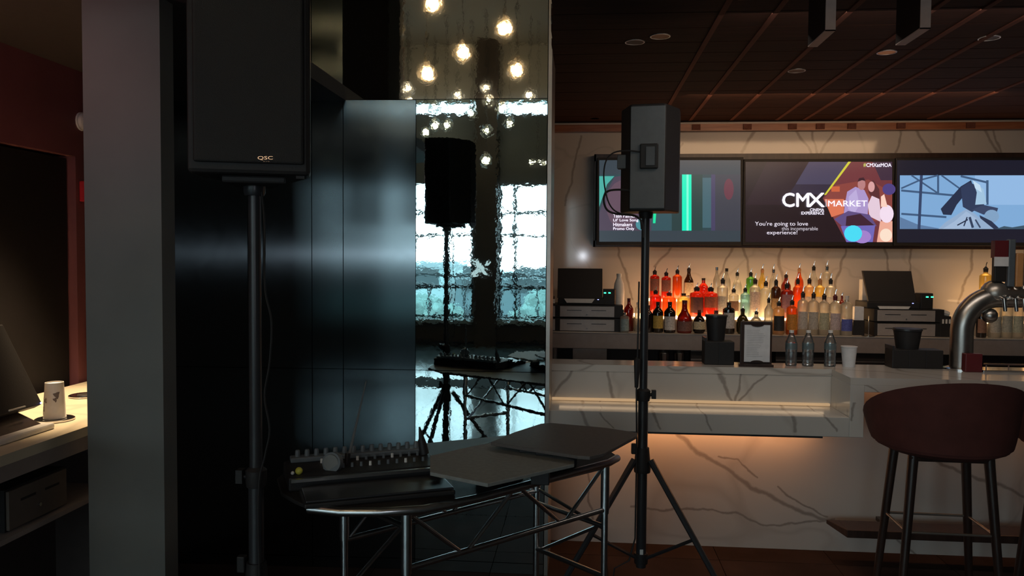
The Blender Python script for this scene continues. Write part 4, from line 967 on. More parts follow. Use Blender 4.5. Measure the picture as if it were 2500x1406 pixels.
# screen 3: film scene
s3 = screen(2190, 2560, 391, 592, 'right wall screen showing a blue film scene with a capped figure')
TR = (62, 86, 118)
picture(s3, [((30, 30, 42), rect(2190, 391, 2560, 592)), ((118, 158, 200), rect(2197, 428, 2560, 559)), ((136, 172, 212), rect(2380, 428, 2560, 500)),
  (TR, bar_(2200, 460, 2245, 440, 4)), (TR, bar_(2200, 465, 2340, 478, 5)), (TR, bar_(2225, 428, 2290, 472, 4)), (TR, bar_(2290, 428, 2290, 472, 5)), (TR, bar_(2245, 440, 2290, 428, 4)),
  (TR, bar_(2298, 428, 2345, 462, 4)), (TR, bar_(2345, 430, 2412, 446, 5)), (TR, bar_(2410, 440, 2410, 500, 6)), (TR, bar_(2200, 522, 2310, 530, 5)),
  ((88, 116, 152), [(2197, 530), (2240, 548), (2300, 559), (2197, 559)]), ((52, 66, 96), bar_(2249, 428, 2243, 559, 7)),
  ((40, 48, 70), [(2296, 510), (2345, 455), (2370, 440), (2374, 452), (2335, 500), (2322, 525), (2302, 524)]),
  ((48, 58, 84), [(2345, 458), (2365, 445), (2382, 452), (2402, 500), (2372, 518), (2350, 505)]),
  ((150, 182, 208), [(2374, 440), (2400, 462), (2408, 498), (2380, 500), (2384, 470)]), ((180, 205, 225), [(2374, 440), (2392, 452), (2396, 470), (2380, 460)]),
  ((56, 66, 92), [(2372, 512), (2400, 500), (2436, 508), (2432, 520), (2400, 524)]), ((120, 150, 182), circ(2420, 528, 18, 16)),
  ((44, 52, 74), [(2390, 525), (2420, 540), (2440, 559), (2400, 559)]),
  ((136, 160, 190), [(2290, 559), (2308, 542), (2358, 510), (2376, 520), (2425, 559)]), ((150, 172, 200), [(2330, 540), (2358, 516), (2385, 535), (2370, 559), (2300, 559)]),
  ((40, 50, 72), bar_(2336, 550, 2362, 536, 3)), ((40, 50, 72), bar_(2360, 530, 2352, 552, 3)), ((50, 62, 86), bar_(2366, 530, 2374, 556, 6)), ((60, 72, 96), bar_(2380, 536, 2392, 556, 4)),
  ((60, 80, 96), [(2430, 559), (2450, 552), (2470, 555), (2500, 550), (2560, 552), (2560, 559)])])

# ------------------------------------------------------------------ speakers and stands
def rotz(cx, cy, a): return Matrix.Translation((cx, cy, 0)) @ Matrix.Rotation(a, 4, 'Z') @ Matrix.Translation((-cx, -cy, 0))
def stand(pos, angs, topz, lab, rp=(.0195, .0245), knobside=1):
    x, y = pos.x, pos.y
    t = thing('speaker_stand', (x, y, 0), lab, 'speaker stand')
    part(MB().tube([(x, y, .90), (x, y, topz)], rp[0], 16), 'upper_pole', M['blackm'], t, smooth=True)
    part(MB().tube([(x, y, .10), (x, y, .95)], rp[1], 16), 'lower_pole', M['blackm'], t, smooth=True)
    part(MB().lathe(x, y, .92, [(rp[1]*1.25, 0), (rp[1]*1.4, .02), (rp[1]*1.4, .05), (rp[0]*1.1, .06)], 16), 'collar', M['blackp'], t, smooth=True)
    k = part(MB().tube([(x+rp[1]*knobside, y-.01, .95), (x+.055*knobside, y-.015, .955)], [.006, .012], 8).box(x+.045*knobside-.006, x+.045*knobside+.014, y-.03, y, .935, .975), 'knob', M['blackp'], t)
    part(MB().lathe(x, y, .57, [(rp[1]*1.6, 0), (rp[1]*1.7, .02), (rp[1]*1.3, .12)], 14), 'hub', M['blackp'], t, smooth=True)
    part(MB().box(x-.055, x-.03, y-.02, y+.005, .66, .71), 'hub_knob', M['blackp'], t, bevel=.004)
    part(MB().lathe(x, y, .12, [(rp[1]*1.35, 0), (rp[1]*1.35, .05)], 14), 'lower_collar', M['blackp'], t, smooth=True)
    for a in angs:
        c, s_ = math.cos(a), math.sin(a); Rf = .47
        p0 = Vector((x+.045*c, y+.045*s_, .635)); p1 = Vector((x+Rf*c, y+Rf*s_, .025))
        lg = part(MB().tube([p0, p1], [.016, .013], 8), 'leg', M['blackm'], t, smooth=True)
        part(MB().tube([p1+(p0-p1)*.03, p1-(p0-p1)*.01], [.018, .019], 8), 'rubber_foot', M['blackp'], lg)
        m_ = p0.lerp(p1, .55)
        part(MB().tube([m_, (x+.03*c, y+.03*s_, .15)], .009, 6), 'brace', M['blackm'], t)
    return t
# right stand, depth set by its height and size
pr = P(1570, 1000, Y=3.90); pr.z = 0
ax = math.atan2(r0.y, r0.x)
stand(pr, [math.radians(-38)+ax, math.radians(80)+ax, math.radians(203)+ax], 1.86, 'tall black tripod speaker stand in front of the marble bar')
tag(MB().tube([(pr.x-.03, pr.y-.03, 1.5), (pr.x-.032, pr.y-.03, 1.18), (pr.x-.036, pr.y-.035, .97), (pr.x-.03, pr.y-.03, .7), (pr.x-.032, pr.y-.03, .25), (pr.x-.06, pr.y-.03, .14), (pr.x-.13, pr.y-.03, .10), (pr.x-.14, pr.y-.02, .004)], .004, 6).build('cable', M['blackp'], smooth=True), 'black cable running down the right speaker stand pole', 'cable')
tag(MB().tube([(pr.x-.030, pr.y-.034, 1.13), (pr.x-.034, pr.y-.036, 1.12), (pr.x-.036, pr.y-.038, .99)], [.012, .016, .009], 8).build('cable_plug', M['blackp'], smooth=True), 'black cable connector strapped to the right stand pole', 'plug')
# white sticker low on the pole
ztk = P(1569, 1350, Y=pr.y-.03).z
stk = bpy.data.objects['lower_pole']
MB().box(pr.x-.008, pr.x+.008, pr.y-.0262, pr.y-.0245, ztk-.015, ztk+.015).build('sticker', M['white'], stk)

def cab(name, cx, cy, zb_, zt_, wr_, wf_, dep, ang, lab, k=1.0):
    """cabinet: rear face width wr_ at local -y, front face width wf_ at local +y"""
    R_ = rotz(cx, cy, ang)
    t = thing(name, (cx, cy, zb_), lab, 'loudspeaker')
    def pl(pts, z0, z1):
        mb = MB(); return mb.prism([(R_ @ Vector((cx+a*k, cy+b*k, 0))).xy for a, b in pts], z0, z1)
    return t, pl, R_
# right loudspeaker: its back turned to the viewer
zb_ = P(1580, 518, Y=3.9).z; zt_ = P(1590, 262, Y=3.9).z
t, pl, R_ = cab('loudspeaker', pr.x+.015, pr.y+.02, zb_, zt_, .17, .28, .24, math.radians(-9), 'black loudspeaker on stand, its grey back turned to the viewer')
cx, cy = pr.x+.015, pr.y+.02
part(pl([(-.082, -.12), (.082, -.12), (.14, .03), (.14, .12), (-.14, .12), (-.14, .03)], zb_, zt_), 'cabinet', M['blackp'], t, bevel=.008)
part(pl([(-.08, -.124), (.08, -.124), (.08, -.119), (-.08, -.119)], zb_+.012, zt_-.012), 'back_panel', M['spkback'], t, 'grey back panel', bevel=.003)
am = part(pl([(-.035, -.135), (.05, -.135), (.05, -.12), (-.035, -.12)], P(1580, 418, Y=3.9).z, P(1580, 358, Y=3.9).z), 'control_panel', M['blackp'], t, bevel=.006)
part(pl([(-.005, -.139), (.035, -.139), (.035, -.134), (-.005, -.134)], P(1580, 410, Y=3.9).z, P(1580, 366, Y=3.9).z), 'socket_plate', M['blackm'], am)
part(pl([(-.138, .118), (.138, .118), (.138, .135), (-.138, .135)], zb_+.01, zt_-.01), 'grille', M['grille'], t, bevel=.004)
part(pl([(-.15, -.05), (-.10, -.05), (-.10, .0), (-.15, .0)], P(1520, 412, Y=3.9).z, P(1520, 378, Y=3.9).z), 'side_bracket', M['greyp'], t, 'grey side bracket', bevel=.003)
part(MB().lathe(pr.x, pr.y, zb_-.03, [(.03, 0), (.035, .03)], 16), 'pole_cup', M['blackp'], t, smooth=True)
def cable(pts, r, lab):
    # smooth the polyline
    P_ = [Vector(p) for p in pts]; out = []
    for i in range(len(P_)-1):
        a, b, c, d = P_[max(i-1, 0)], P_[i], P_[i+1], P_[min(i+2, len(P_)-1)]
        for k in range(5):
            u = k/5; out.append(.5*((2*b)+(c-a)*u+(2*a-5*b+4*c-d)*u*u+(3*b-a-3*c+d)*u**3))
    out.append(P_[-1])
    return tag(MB().tube(out, r, 6).build('cable', M['blackp'], smooth=True), lab, 'cable')
Yc = 3.80
cable([P(x, y, Y=Yc) for x, y in ((1570, 372), (1535, 368), (1500, 372), (1480, 392), (1474, 430), (1480, 475), (1492, 505), (1512, 520), (1545, 524), (1562, 535), (1566, 560))], .0035, 'thin black cable looping out left from the right loudspeaker')
cable([P(x, y, Y=Yc+.02) for x, y in ((1545, 466), (1510, 463), (1482, 468), (1474, 488), (1482, 512), (1505, 522), (1550, 527), (1568, 545), (1570, 580))], .005, 'thicker black cable looping beside the lower right loudspeaker')

# left loudspeaker close to the viewer
pl_ = G((622-1250)/FPX*2.38, 2.38)
stand(pl_, [math.radians(-135), math.radians(-15), math.radians(105)], 1.84, 'black tripod speaker stand at left near the grey fin wall', rp=(.0185, .0225), knobside=-1)
zb_ = P(622, 428, D=2.26).z; zt_ = zb_+.60
cx, cy = pl_.x, pl_.y
t, pl, R_ = cab('loudspeaker', cx, cy, zb_, zt_, .2, .30, .26, math.radians(18), 'large black loudspeaker at upper left with small lit maker logo', k=1.13)
part(pl([(-.145, -.13), (.145, -.13), (.145, -.05), (.09, .13), (-.09, .13), (-.145, -.05)], zb_, zt_), 'cabinet', M['blackp'], t, bevel=.012)
g = part(pl([(-.128, -.142), (.128, -.142), (.132, -.128), (-.132, -.128)], zb_+.03, zt_-.02), 'grille', M['grille'], t, bevel=.006)
part(pl([(-.07, -.10), (.085, -.10), (.05, .06), (-.05, .06)], zb_-.022, zb_), 'bottom_plate', M['blackp'], t, bevel=.006)
part(pl([(.11, -.12), (.13, -.12), (.13, -.10), (.11, -.10)], zb_-.008, zb_), 'rubber_foot', M['blackp'], t)
part(MB().lathe(cx, cy, zb_-.05, [(.028, 0), (.032, .01), (.032, .028)], 18), 'pole_cup', M['blackm'], t, smooth=True)
def gp(px, py):      # plane of the grille
    nrm = (R_.to_3x3() @ Vector((0, -1, 0))); p0 = R_ @ Vector((cx, cy-.1425*1.13, 0))
    d_ = fw + rt*((px-1250)/FPX) + up*((703-py)/FPX)
    tt = (Vector((p0.x, p0.y, 0))-Vector((CAM.x, CAM.y, 0))).dot(nrm)/d_.dot(nrm)
    return CAM + d_*tt
M['logoletters'] = M['logo']
text('QSC', 629, 381, 666, 391, g, M['logo'], plane=gp, bold=.0)
text('K10', 643, 393, 658, 395, g, emis('dim_logo', (1, .6, .35), .12), plane=gp)
cable([(cx+.035, cy-.03, zb_-.04), (cx+.045, cy-.035, 1.70), (cx+.045, cy-.035, 1.52), (cx+.062, cy-.03, 1.42), (cx+.056, cy-.03, 1.30), (cx+.04, cy-.03, 1.2), (cx+.055, cy-.03, 1.10), (cx+.04, cy-.03, 1.02), (cx+.02, cy-.03, .9), (cx+.025, cy-.03, .5), (cx+.03, cy-.02, .02)], .003, 'thin black cable hanging down the left speaker stand pole')

# ------------------------------------------------------------------ truss table with DJ gear
N1, N2 = G(-.312, 2.37), G(.353, 2.95)
uu = (N2-N1).normalized(); vv = Vector((-uu.y, uu.x, 0))
F1, F2 = N1+vv*.375, N2+vv*.375
TZ = .872
tb = thing('truss_table', ((N1.x+F2.x)/2, (N1.y+F2.y)/2, 0), 'folding truss table of thin aluminium tubes with black top', 'table')
for q in (N1, N2, F1, F2):
    lg = part(MB().tube([(q.x, q.y, 0.02), (q.x, q.y, TZ-.02)], .0125, 12), 'leg', M['alu'], tb, smooth=True)
    part(MB().tube([(q.x, q.y, TZ-.20), (q.x, q.y, TZ-.02)], .0165, 12).tube([(q.x, q.y, .66), (q.x, q.y, .70)], .0155, 12), 'sleeve', M['alu'], lg, smooth=True)
    part(MB().tube([(q.x, q.y, 0), (q.x, q.y, .03)], .018, 12), 'foot', M['blackp'], lg, smooth=True)
def Z_(p, z): return Vector((p.x, p.y, z))
def ladder(A, B, zt_, zl_, n, up_first=True):
    part(MB().tube([Z_(A, zt_), Z_(B, zt_)], .009, 10), 'chord', M['alu'], tb, smooth=True)
    part(MB().tube([Z_(A, zl_), Z_(B, zl_)], .010, 10), 'chord', M['alu'], tb, smooth=True)
    for k in range(n):
        a, b = A.lerp(B, (k+.06)/n), A.lerp(B, (k+.94)/n)
        z0, z1 = (zt_, zl_) if (k % 2 == 0) == up_first else (zl_, zt_)
        part(MB().tube([Z_(a, z0), Z_(b, z1)], .007, 8), 'diagonal_strut', M['alu'], tb, smooth=True)
ladder(N1, N2, TZ-.035, .675, 4)
ladder(F1, F2, TZ-.035, .66, 4, False)
ladder(N2, F2, .61, .42, 1)
ladder(N1, F1, .80, .50, 1, True)
part(MB().tube([Z_(F2, .67), Z_(N2, .60)], .007, 8), 'diagonal_strut', M['alu'], tb)
# curved top
outl = [(-.655, 2.40), (-.60, 2.345), (-.50, 2.318), (-.38, 2.318), (-.26, 2.345), (-.10, 2.46), (.36, 2.90), (.40, 2.97), (.38, 3.05), (.14, 3.30), (.04, 3.33), (-.30, 3.17), (-.62, 3.02), (-.76, 2.86), (-.78, 2.64), (-.72, 2.48)]
op = [G(a, b) for a, b in outl]
part(MB().prism([p.xy for p in op], TZ-.012, TZ), 'table_top', M['blackp'], tb, bevel=.002)
rim = [Z_(p, TZ-.008) for p in op[1:8]]
part(MB().tube(rim, .0135, 12), 'rim_tube', M['alu'], tb, 'shiny silver rim tube', smooth=True)
def rbox(cx_, cd, w_, dp, z0, z1, ang, tz=0):
    """box ring in the ground plane: centre (right, ahead), width, depth, turned"""
    c, s_ = math.cos(ang), math.sin(ang)
    return [G(cx_+a*c-b*s_, cd+a*s_+b*c).xy for a, b in ((-w_/2, -dp/2), (w_/2, -dp/2), (w_/2, dp/2), (-w_/2, dp/2))]
def loc_(cx_, cd, ang, a, b, z):
    c, s_ = math.cos(ang), math.sin(ang); return G(cx_+a*c-b*s_, cd+a*s_+b*c, z)
# mixer
MC, MD, MA = -.50, 2.67, math.radians(20)
mx_ = thing('dj_controller', tuple(G(MC, MD, TZ)), 'wide black mixing console with rows of small knobs on table', 'mixer')
part(MB().prism(rbox(MC, MD, .50, .22, 0, 0, MA), TZ, TZ+.045), 'body', M['blackp'], mx_, bevel=.006)
part(MB().prism(rbox(MC-.03, MD+.085, .46, .045, 0, 0, MA), TZ+.045, TZ+.062), 'rear_panel', M['greyp'], mx_, bevel=.004)
sp = part(MB().prism(rbox(MC+.04, MD-.12, .48, .012, 0, 0, MA), TZ+.034, TZ+.044), 'front_strip', M['steel'], mx_, 'dull metal strip')
for i in range(14):
    q = loc_(MC, MD, MA, -.205+i*.0315, .09, 0)
    part(MB().lathe(q.x, q.y, TZ+.062, [(.009, 0), (.008, .018), (.006, .022), (.0001, .0222)], 10), 'knob', M['greyp'], mx_, smooth=True)
for r in range(2):
    for i in range(12):
        q = loc_(MC, MD, MA, -.13+i*.030, .045-r*.08, 0)
        part(MB().lathe(q.x, q.y, TZ+.045, [(.005, 0), (.0045, .014), (.0001, .0142)], 8), 'small_knob', M['white'] if (i*3+r) % 4 == 0 else M['greyp'], mx_)
q = loc_(MC, MD, MA, -.10, -.045, TZ+.068)
jw = MB().tube([q, q+Vector((-.004, -.02, .003))], .033, 22)
part(jw, 'jog_wheel', M['greyp'], mx_, 'grey round wheel', smooth=True)
part(MB().tube([q+Vector((-.004, -.018, .003)), q+Vector((-.0045, -.023, .003))], .026, 22), 'wheel_disc', mat('grey_disc', (.20, .20, .19), .5), mx_)
q = loc_(MC, MD, MA, -.215, -.075, TZ+.056); part(MB().sphere(q, .012, 12), 'yellow_knob', M['yellow'], mx_, 'yellow knob', smooth=True)
q = loc_(MC, MD, MA, -.235, -.08, TZ+.052); part(MB().sphere(q, .006, 10), 'indicator', M['white'], mx_, smooth=True)
# flat black case in front of the mixer
LC, LD_, LA = -.415, 2.465, math.radians(20)
t = thing('laptop', tuple(G(LC, LD_, TZ)), 'closed black laptop lying on the table in front of the mixer', 'laptop')
part(MB().prism(rbox(LC, LD_, .46, .165, 0, 0, LA), TZ, TZ+.016), 'base', M['blackp'], t, bevel=.005)
part(MB().prism(rbox(LC, LD_, .45, .16, 0, 0, LA), TZ+.017, TZ+.024), 'lid', M['blackm'], t, bevel=.003)
t = thing('power_adapter', tuple(G(.005, 2.66, TZ)), 'small brown flat case on the table beside the laptop', 'adapter')
part(MB().prism(rbox(-.02, 2.68, .12, .06, 0, 0, math.radians(40)), TZ, TZ+.02), 'body', M['stoolwood'], t, bevel=.004)
part(MB().prism(rbox(-.02, 2.68, .05, .062, 0, 0, math.radians(40)), TZ+.005, TZ+.014), 'strap', M['blackp'], t)
# tall thin antenna and gooseneck lamp
a0, a1 = P(846, 1118, D=2.68), P(894, 930, D=2.85)
t = thing('antenna', tuple(a0), 'thin dark antenna rod leaning up from the mixing console', 'antenna')
part(MB().tube([a0-Vector((0, 0, .03)), a1], [.006, .002], 8), 'rod', M['greyp'], t)
part(MB().tube([a0-Vector((0, 0, .045)), a0+(a1-a0)*.06], .009, 10), 'base', M['blackp'], t)
q = loc_(MC, MD, MA, .22, .07, TZ+.045)
g1, g2 = P(1036, 1108, D=2.82), P(1024, 1042, D=2.82)
t = thing('gooseneck_lamp', tuple(q), 'small black gooseneck lamp standing at the right end of mixer', 'lamp')
part(MB().tube([q, q.lerp(g1, .5)+Vector((.01, 0, .01)), g1], .005, 8), 'neck', M['blackp'], t, smooth=True)
part(MB().tube([g1, g1.lerp(g2, .35), g1.lerp(g2, .7), g2], [.017, .015, .008, .003], 12), 'head', M['blackp'], t, smooth=True)
# two matte boards
def board(pts, z, name, lab, th=.012, blocks=(), m=None):
    pp = [P(x, y, Z=z) for x, y in pts]
    c = sum(pp, Vector())/len(pp)
    t = thing(name, tuple(c), lab, 'board', 'two grey boards on the truss table')
    ar = sum(pp[i].x*pp[(i+1) % len(pp)].y-pp[(i+1) % len(pp)].x*pp[i].y for i in range(len(pp)))
    if ar < 0: pp = pp[::-1]
    part(MB().prism([p.xy for p in pp], z-th, z), 'panel', m or M['board'], t, bevel=.002)
    for (x, y, zl0) in blocks:
        b = P(x, y, Z=z)
        part(MB().box(b.x-.03, b.x+.03, b.y-.03, b.y+.03, zl0, z-th), 'support', M['blackp'], t, bevel=.003)
    return t
board([(1050, 1112), (1140, 1092), (1205, 1079), (1290, 1092), (1402, 1122), (1402, 1132), (1190, 1180), (1050, 1152)], .945, 'flat_board', 'left matte grey angular board above the truss table', blocks=((1185, 1122, TZ), (1320, 1125, TZ)))
board([(1198, 1079), (1255, 1055), (1320, 1034), (1345, 1032), (1480, 1044), (1556, 1056), (1553, 1064), (1475, 1106), (1440, 1114), (1410, 1112)], .972, 'flat_board', 'right darker matte board reaching toward the right speaker stand', blocks=((1330, 1088, .945), (1290, 1082, .945)), m=mat('dark_brown_board', (.11, .095, .088), .6, noise=.1, scale=60))
a_ = P(1375, 1120, Z=.90); 
t = thing('sound_box', (a_.x, a_.y, TZ), 'small black wedge box under the right matte board', 'box')
part(MB().prism([(a_.x-.05, a_.y-.02), (a_.x+.05, a_.y+.02), (a_.x+.03, a_.y+.06), (a_.x-.07, a_.y+.02)], TZ, TZ+.03), 'body', M['blackp'], t, bevel=.004)
part(MB().lathe(a_.x, a_.y+.02, TZ+.03, [(.012, 0), (.010, .008)], 10), 'dial', M['greyp'], t)

# ------------------------------------------------------------------ bar stools
def stool(cx_, cy_, face, label, group='red velvet bar stools'):
    """face: direction of the back rest (towards the viewer)"""
    SZ = .775
    t = thing('bar_stool', (cx_, cy_, 0), label, 'bar stool', group)
    nA, nH = 28, 7; A = math.radians(128)
    inner = []; outer = []
    for j in range(nH+1):
        v = j/nH
        for i in range(nA+1):
            u = -1+2*i/nA; a = face+u*A
            top = 1.115 - .27*abs(u)**1.9
            z = SZ+.03+(top-SZ-.03)*v
            Rr = .282+.035*v**.8
            if abs(u) > .6: Rr *= 1+.05*(abs(u)-.6)
            th = .034*(1-.3*v)
            if j == nH: th *= .25
            outer.append((cx_+Rr*math.cos(a), cy_+Rr*math.sin(a), z)); inner.append((cx_+(Rr-th*2)*math.cos(a), cy_+(Rr-th*2)*math.sin(a), z-(.0 if j < nH else .006)))
    m = nA+1; mb = MB(); vs = outer+inner; o_ = len(outer); fs = []
    for j in range(nH):
        for i in range(nA):
            a, b, c, d = j*m+i, j*m+i+1, (j+1)*m+i+1, (j+1)*m+i
            fs.append((a, b, c, d)); fs.append((o_+a, o_+d, o_+c, o_+b))
    for i in range(nA):
        a, b = nH*m+i, nH*m+i+1; fs.append((a, b, o_+b, o_+a)); fs.append((i+1, i, o_+i, o_+i+1))
    for j in range(nH):
        fs.append((j*m, (j+1)*m, o_+(j+1)*m, o_+j*m)); e = j*m+nA; fs.append((e, o_+e, o_+e+m, e+m))
    part(mb.add(vs, fs), 'backrest', M['stool'], t, smooth=True)
    part(MB().lathe(cx_, cy_, SZ, [(.14, -.02), (.22, -.008), (.268, .015), (.28, .05), (.25, .085), (.20, .105), (.0001, .112)], 30), 'seat', M['stool'], t, smooth=True)
    part(MB().lathe(cx_, cy_, SZ-.012, [(.276, .046), (.284, .052), (.276, .058)], 30), 'seam', M['stool'], t, smooth=True)
    fd = Vector((math.cos(face), math.sin(face), 0)); sd = Vector((-fd.y, fd.x, 0)); c0 = Vector((cx_, cy_, 0))
    for e in (1, -1): part(MB().tube([c0+sd*.17+fd*.12*e+Vector((0,0,SZ-.022)), c0-sd*.17+fd*.12*e+Vector((0,0,SZ-.022))], .016, 6), 'seat_rail', M['stoolwood'], t)
    foot = {}
    for i, (sx_, sy_) in enumerate(((1, 1), (1, -1), (-1, -1), (-1, 1))):
        p0 = c0+sd*.155*sx_+fd*.115*sy_+Vector((0, 0, SZ-.01)); p1 = c0+sd*.215*sx_+fd*.165*sy_
        part(MB().tube([p0, p1], [.022, .015], 10), 'leg', M['stoolwood'], t, smooth=True)
        foot[i] = p1+(p0-p1)*(.43/(SZ-.01))
    for i in range(4):
        part(MB().tube([foot[i], foot[(i+1) % 4]], .006, 8), 'foot_bar', M['edge'], t, smooth=True)
    return t
sp_ = P(2298, 1010, Y=3.70)
stool(sp_.x, sp_.y, math.radians(-92), 'rust red velvet bar stool with curved back at the marble bar')
s2p = P(2664, 1010, Y=3.76)
stool(s2p.x, s2p.y, math.radians(-80), 'second red bar stool cut off by the right frame edge')

# ------------------------------------------------------------------ left nook counter and things on it
LX0, LX1 = -2.14, -1.615
LZ = 1.06
a_ = P(3, 1113, Z=LZ); LX1 = a_.x
lc = thing('side_counter', ((LX0+LX1)/2, 3.0, 0), 'pale marble counter lit by a warm lamp left of the fin wall', 'counter')
cut = lambda x: abs(x)/.60
def cbox(x0, x1, z0, z1): return MB().prism([(x0, 1.4), (x1, 1.4), (x1, cut(x1)), (x0, cut(x0))], z0, z1)
part(cbox(LX0, LX1, LZ-.03, LZ), 'worktop', marble('cream_marble', base=(.72, .62, .45), vein=(.45, .38, .28), seed=8, rough=.3), lc)
part(cbox(LX1-.02, LX1-.001, LZ-.075, LZ-.03), 'front_edge', M['taupe'], lc)
part(cbox(LX0, LX1-.25, 0, LZ-.075), 'cabinet', M['darkwall'], lc)
part(cbox(LX1-.25, LX1-.02, .80, .815), 'shelf', M['taupe'], lc)
part(MB().box(LX1-.25, LX1-.03, 2.62, 2.66, .0, LZ-.075), 'divider', M['darkwall'], lc)
ya, yb = P(17, 1150, X=LX1-.04).y, P(165, 1150, X=LX1-.04).y
t = thing('cash_drawer', (LX1-.14, (ya+yb)/2, .815), 'grey cash drawer on the shelf below the left marble counter', 'cash drawer')
part(MB().box(LX1-.25, LX1-.05, ya, yb, .818, .94), 'case', M['blackp'], t)
dr = part(MB().box(LX1-.05, LX1-.04, ya+.005, yb-.005, .822, .935), 'front', mat('brown_grey_drawer', (.13, .10, .08), .5), t, 'grey metal front', bevel=.002)
for u in (.2, .6):
    part(MB().box(LX1-.04, LX1-.039, ya+(yb-ya)*u, ya+(yb-ya)*(u+.24), .895, .902), 'slot', M['blackp'], dr)
part(MB().tube([(LX1-.041, (ya+yb)/2, .86), (LX1-.036, (ya+yb)/2, .86)], .006, 10), 'lock', M['chrome'], dr)
# cup on coaster
def coaster(px, py, lab):
    q = P(px, py, Z=LZ)
    t = thing('coaster', (q.x, q.y, LZ), lab, 'coaster', 'steel coasters on the side counter')
    part(MB().lathe(q.x, q.y, LZ, [(.056, 0), (.060, .002), (.060, .007), (.056, .009), (.05, .008), (.0001, .008)], 32), 'disc', M['chrome'], t, smooth=True)
    part(MB().lathe(q.x, q.y, LZ+.008, [(.03, 0), (.03, .001), (.0001, .0011)], 28), 'centre', M['steel'], t)
    return q
q = coaster(134, 1026, 'round steel coaster under the white paper cup')
coaster(209, 968, 'round steel coaster half hidden behind the grey fin wall')
d = (q-CAM).dot(fw); k = .5*d/FPX
h = .119
t = thing('paper_cup', (q.x, q.y, LZ+.009), 'white paper cup with grey leaf print, upside down on a coaster', 'cup')
part(MB().lathe(q.x, q.y, LZ+.009, [(50*k, .0), (51*k, .004), (49*k, .006), (41*k, h), (39*k, h), (39*k, h-.004), (.0001, h-.004)], 32), 'body', M['cup'], t, smooth=True)
for (az, z0, sz_) in ((-2.6, .075, 1.2), (-2.45, .055, 1.0), (-2.3, .035, .9), (-1.95, .062, .7), (-.75, .08, .9), (-.9, .065, .6), (-2.75, .02, 1.0)):
    mb = MB(); vs = []
    for i in range(9):
        an = 2*PI*i/9; rr = (.010+.004*math.sin(3*an+az))*sz_
        zz = z0+rr*math.sin(an)*1.2; R3 = (50-9*zz/h)*k+.0008; a2 = az+rr*math.cos(an)/R3
        vs.append((q.x+R3*math.cos(a2), q.y+R3*math.sin(a2), LZ+.009+zz))
    part(mb.add(vs, [tuple(range(9))]), 'leaf_print', M['cupink'], t)
# till on the counter
a_ = P(60, 1062, Z=LZ)
t = thing('register', (a_.x-.12, a_.y-.05, LZ), 'black tilted touchscreen till on the left marble counter', 'register')
bx = P(86, 1040, Z=LZ)
yb0 = bx.y-.03
part(MB().add([(LX1-.36, yb0-.36, LZ), (LX1-.085, yb0-.36, LZ), (LX1-.085, yb0, LZ), (LX1-.36, yb0, LZ),
     (LX1-.34, yb0-.34, LZ+.07), (LX1-.17, yb0-.34, LZ+.07), (LX1-.17, yb0-.06, LZ+.07), (LX1-.34, yb0-.06, LZ+.07)],
     [(0,3,2,1),(4,5,6,7),(0,1,5,4),(1,2,6,5),(2,3,7,6),(3,0,4,7)]), 'base', M['stoolwood'], t, bevel=.006)
part(MB().box(LX1-.36, LX1-.080, yb0-.36, yb0+.004, LZ, LZ+.020), 'base_strip', M['white'], t, 'white base strip', bevel=.006)
e1 = P(104, 982, X=LX1-.14)
part(MB().add([(LX1-.13, e1.y-.46, e1.z-.005), (LX1-.14, e1.y, e1.z-.005), (LX1-.27, e1.y, e1.z+.25), (LX1-.27, e1.y-.46, e1.z+.25),
     (LX1-.16, e1.y-.46, e1.z-.02), (LX1-.17, e1.y, e1.z-.02), (LX1-.30, e1.y, e1.z+.24), (LX1-.30, e1.y-.46, e1.z+.24)],
     [(0,1,2,3),(7,6,5,4),(0,4,5,1),(1,5,6,2),(2,6,7,3),(3,7,4,0)]), 'screen', M['blackp'], t, 'black touchscreen', bevel=.004)
part(MB().box(LX1-.26, LX1-.2, e1.y-.26, e1.y-.16, LZ+.06, e1.z+.1), 'neck', M['blackp'], t)
part(MB().sphere((LX1-.137, e1.y-.012, e1.z), .003, 8), 'status_light', M['blueled'], t, 'tiny blue light')
part(MB().box(LX1-.135, LX1-.131, e1.y-.16, e1.y-.09, e1.z+.002, e1.z+.006), 'silver_mark', M['white'], t)
# detector and fire alarm on the red wall
q = P(198, 297, X=XL)
t = thing('wall_sensor', tuple(q), 'small white dome sensor on the dusky red wall', 'sensor')
part(MB().tube([q, q+Vector((.02, 0, 0)), q+Vector((.035, 0, 0))], [.035, .032, .012], 16), 'dome', M['white'], t, smooth=True)
part(MB().tube([q, q+Vector((.008, 0, 0))], .04, 16), 'plate', M['white'], t, smooth=True)
q = P(203, 468, X=XL)
t = thing('fire_alarm', tuple(q), 'small red fire alarm beside the grey fin wall', 'alarm')
part(MB().box(q.x, q.x+.04, q.y-.03, q.y+.05, q.z-.045, q.z+.045), 'housing', mat('alarm_red', (.5, .02, .03), .4), t, bevel=.006)
part(MB().box(q.x+.04, q.x+.05, q.y-.015, q.y+.01, q.z+.015, q.z+.025), 'painted_glint', M['white'], t)  # small white block stands in for a glint on the alarm

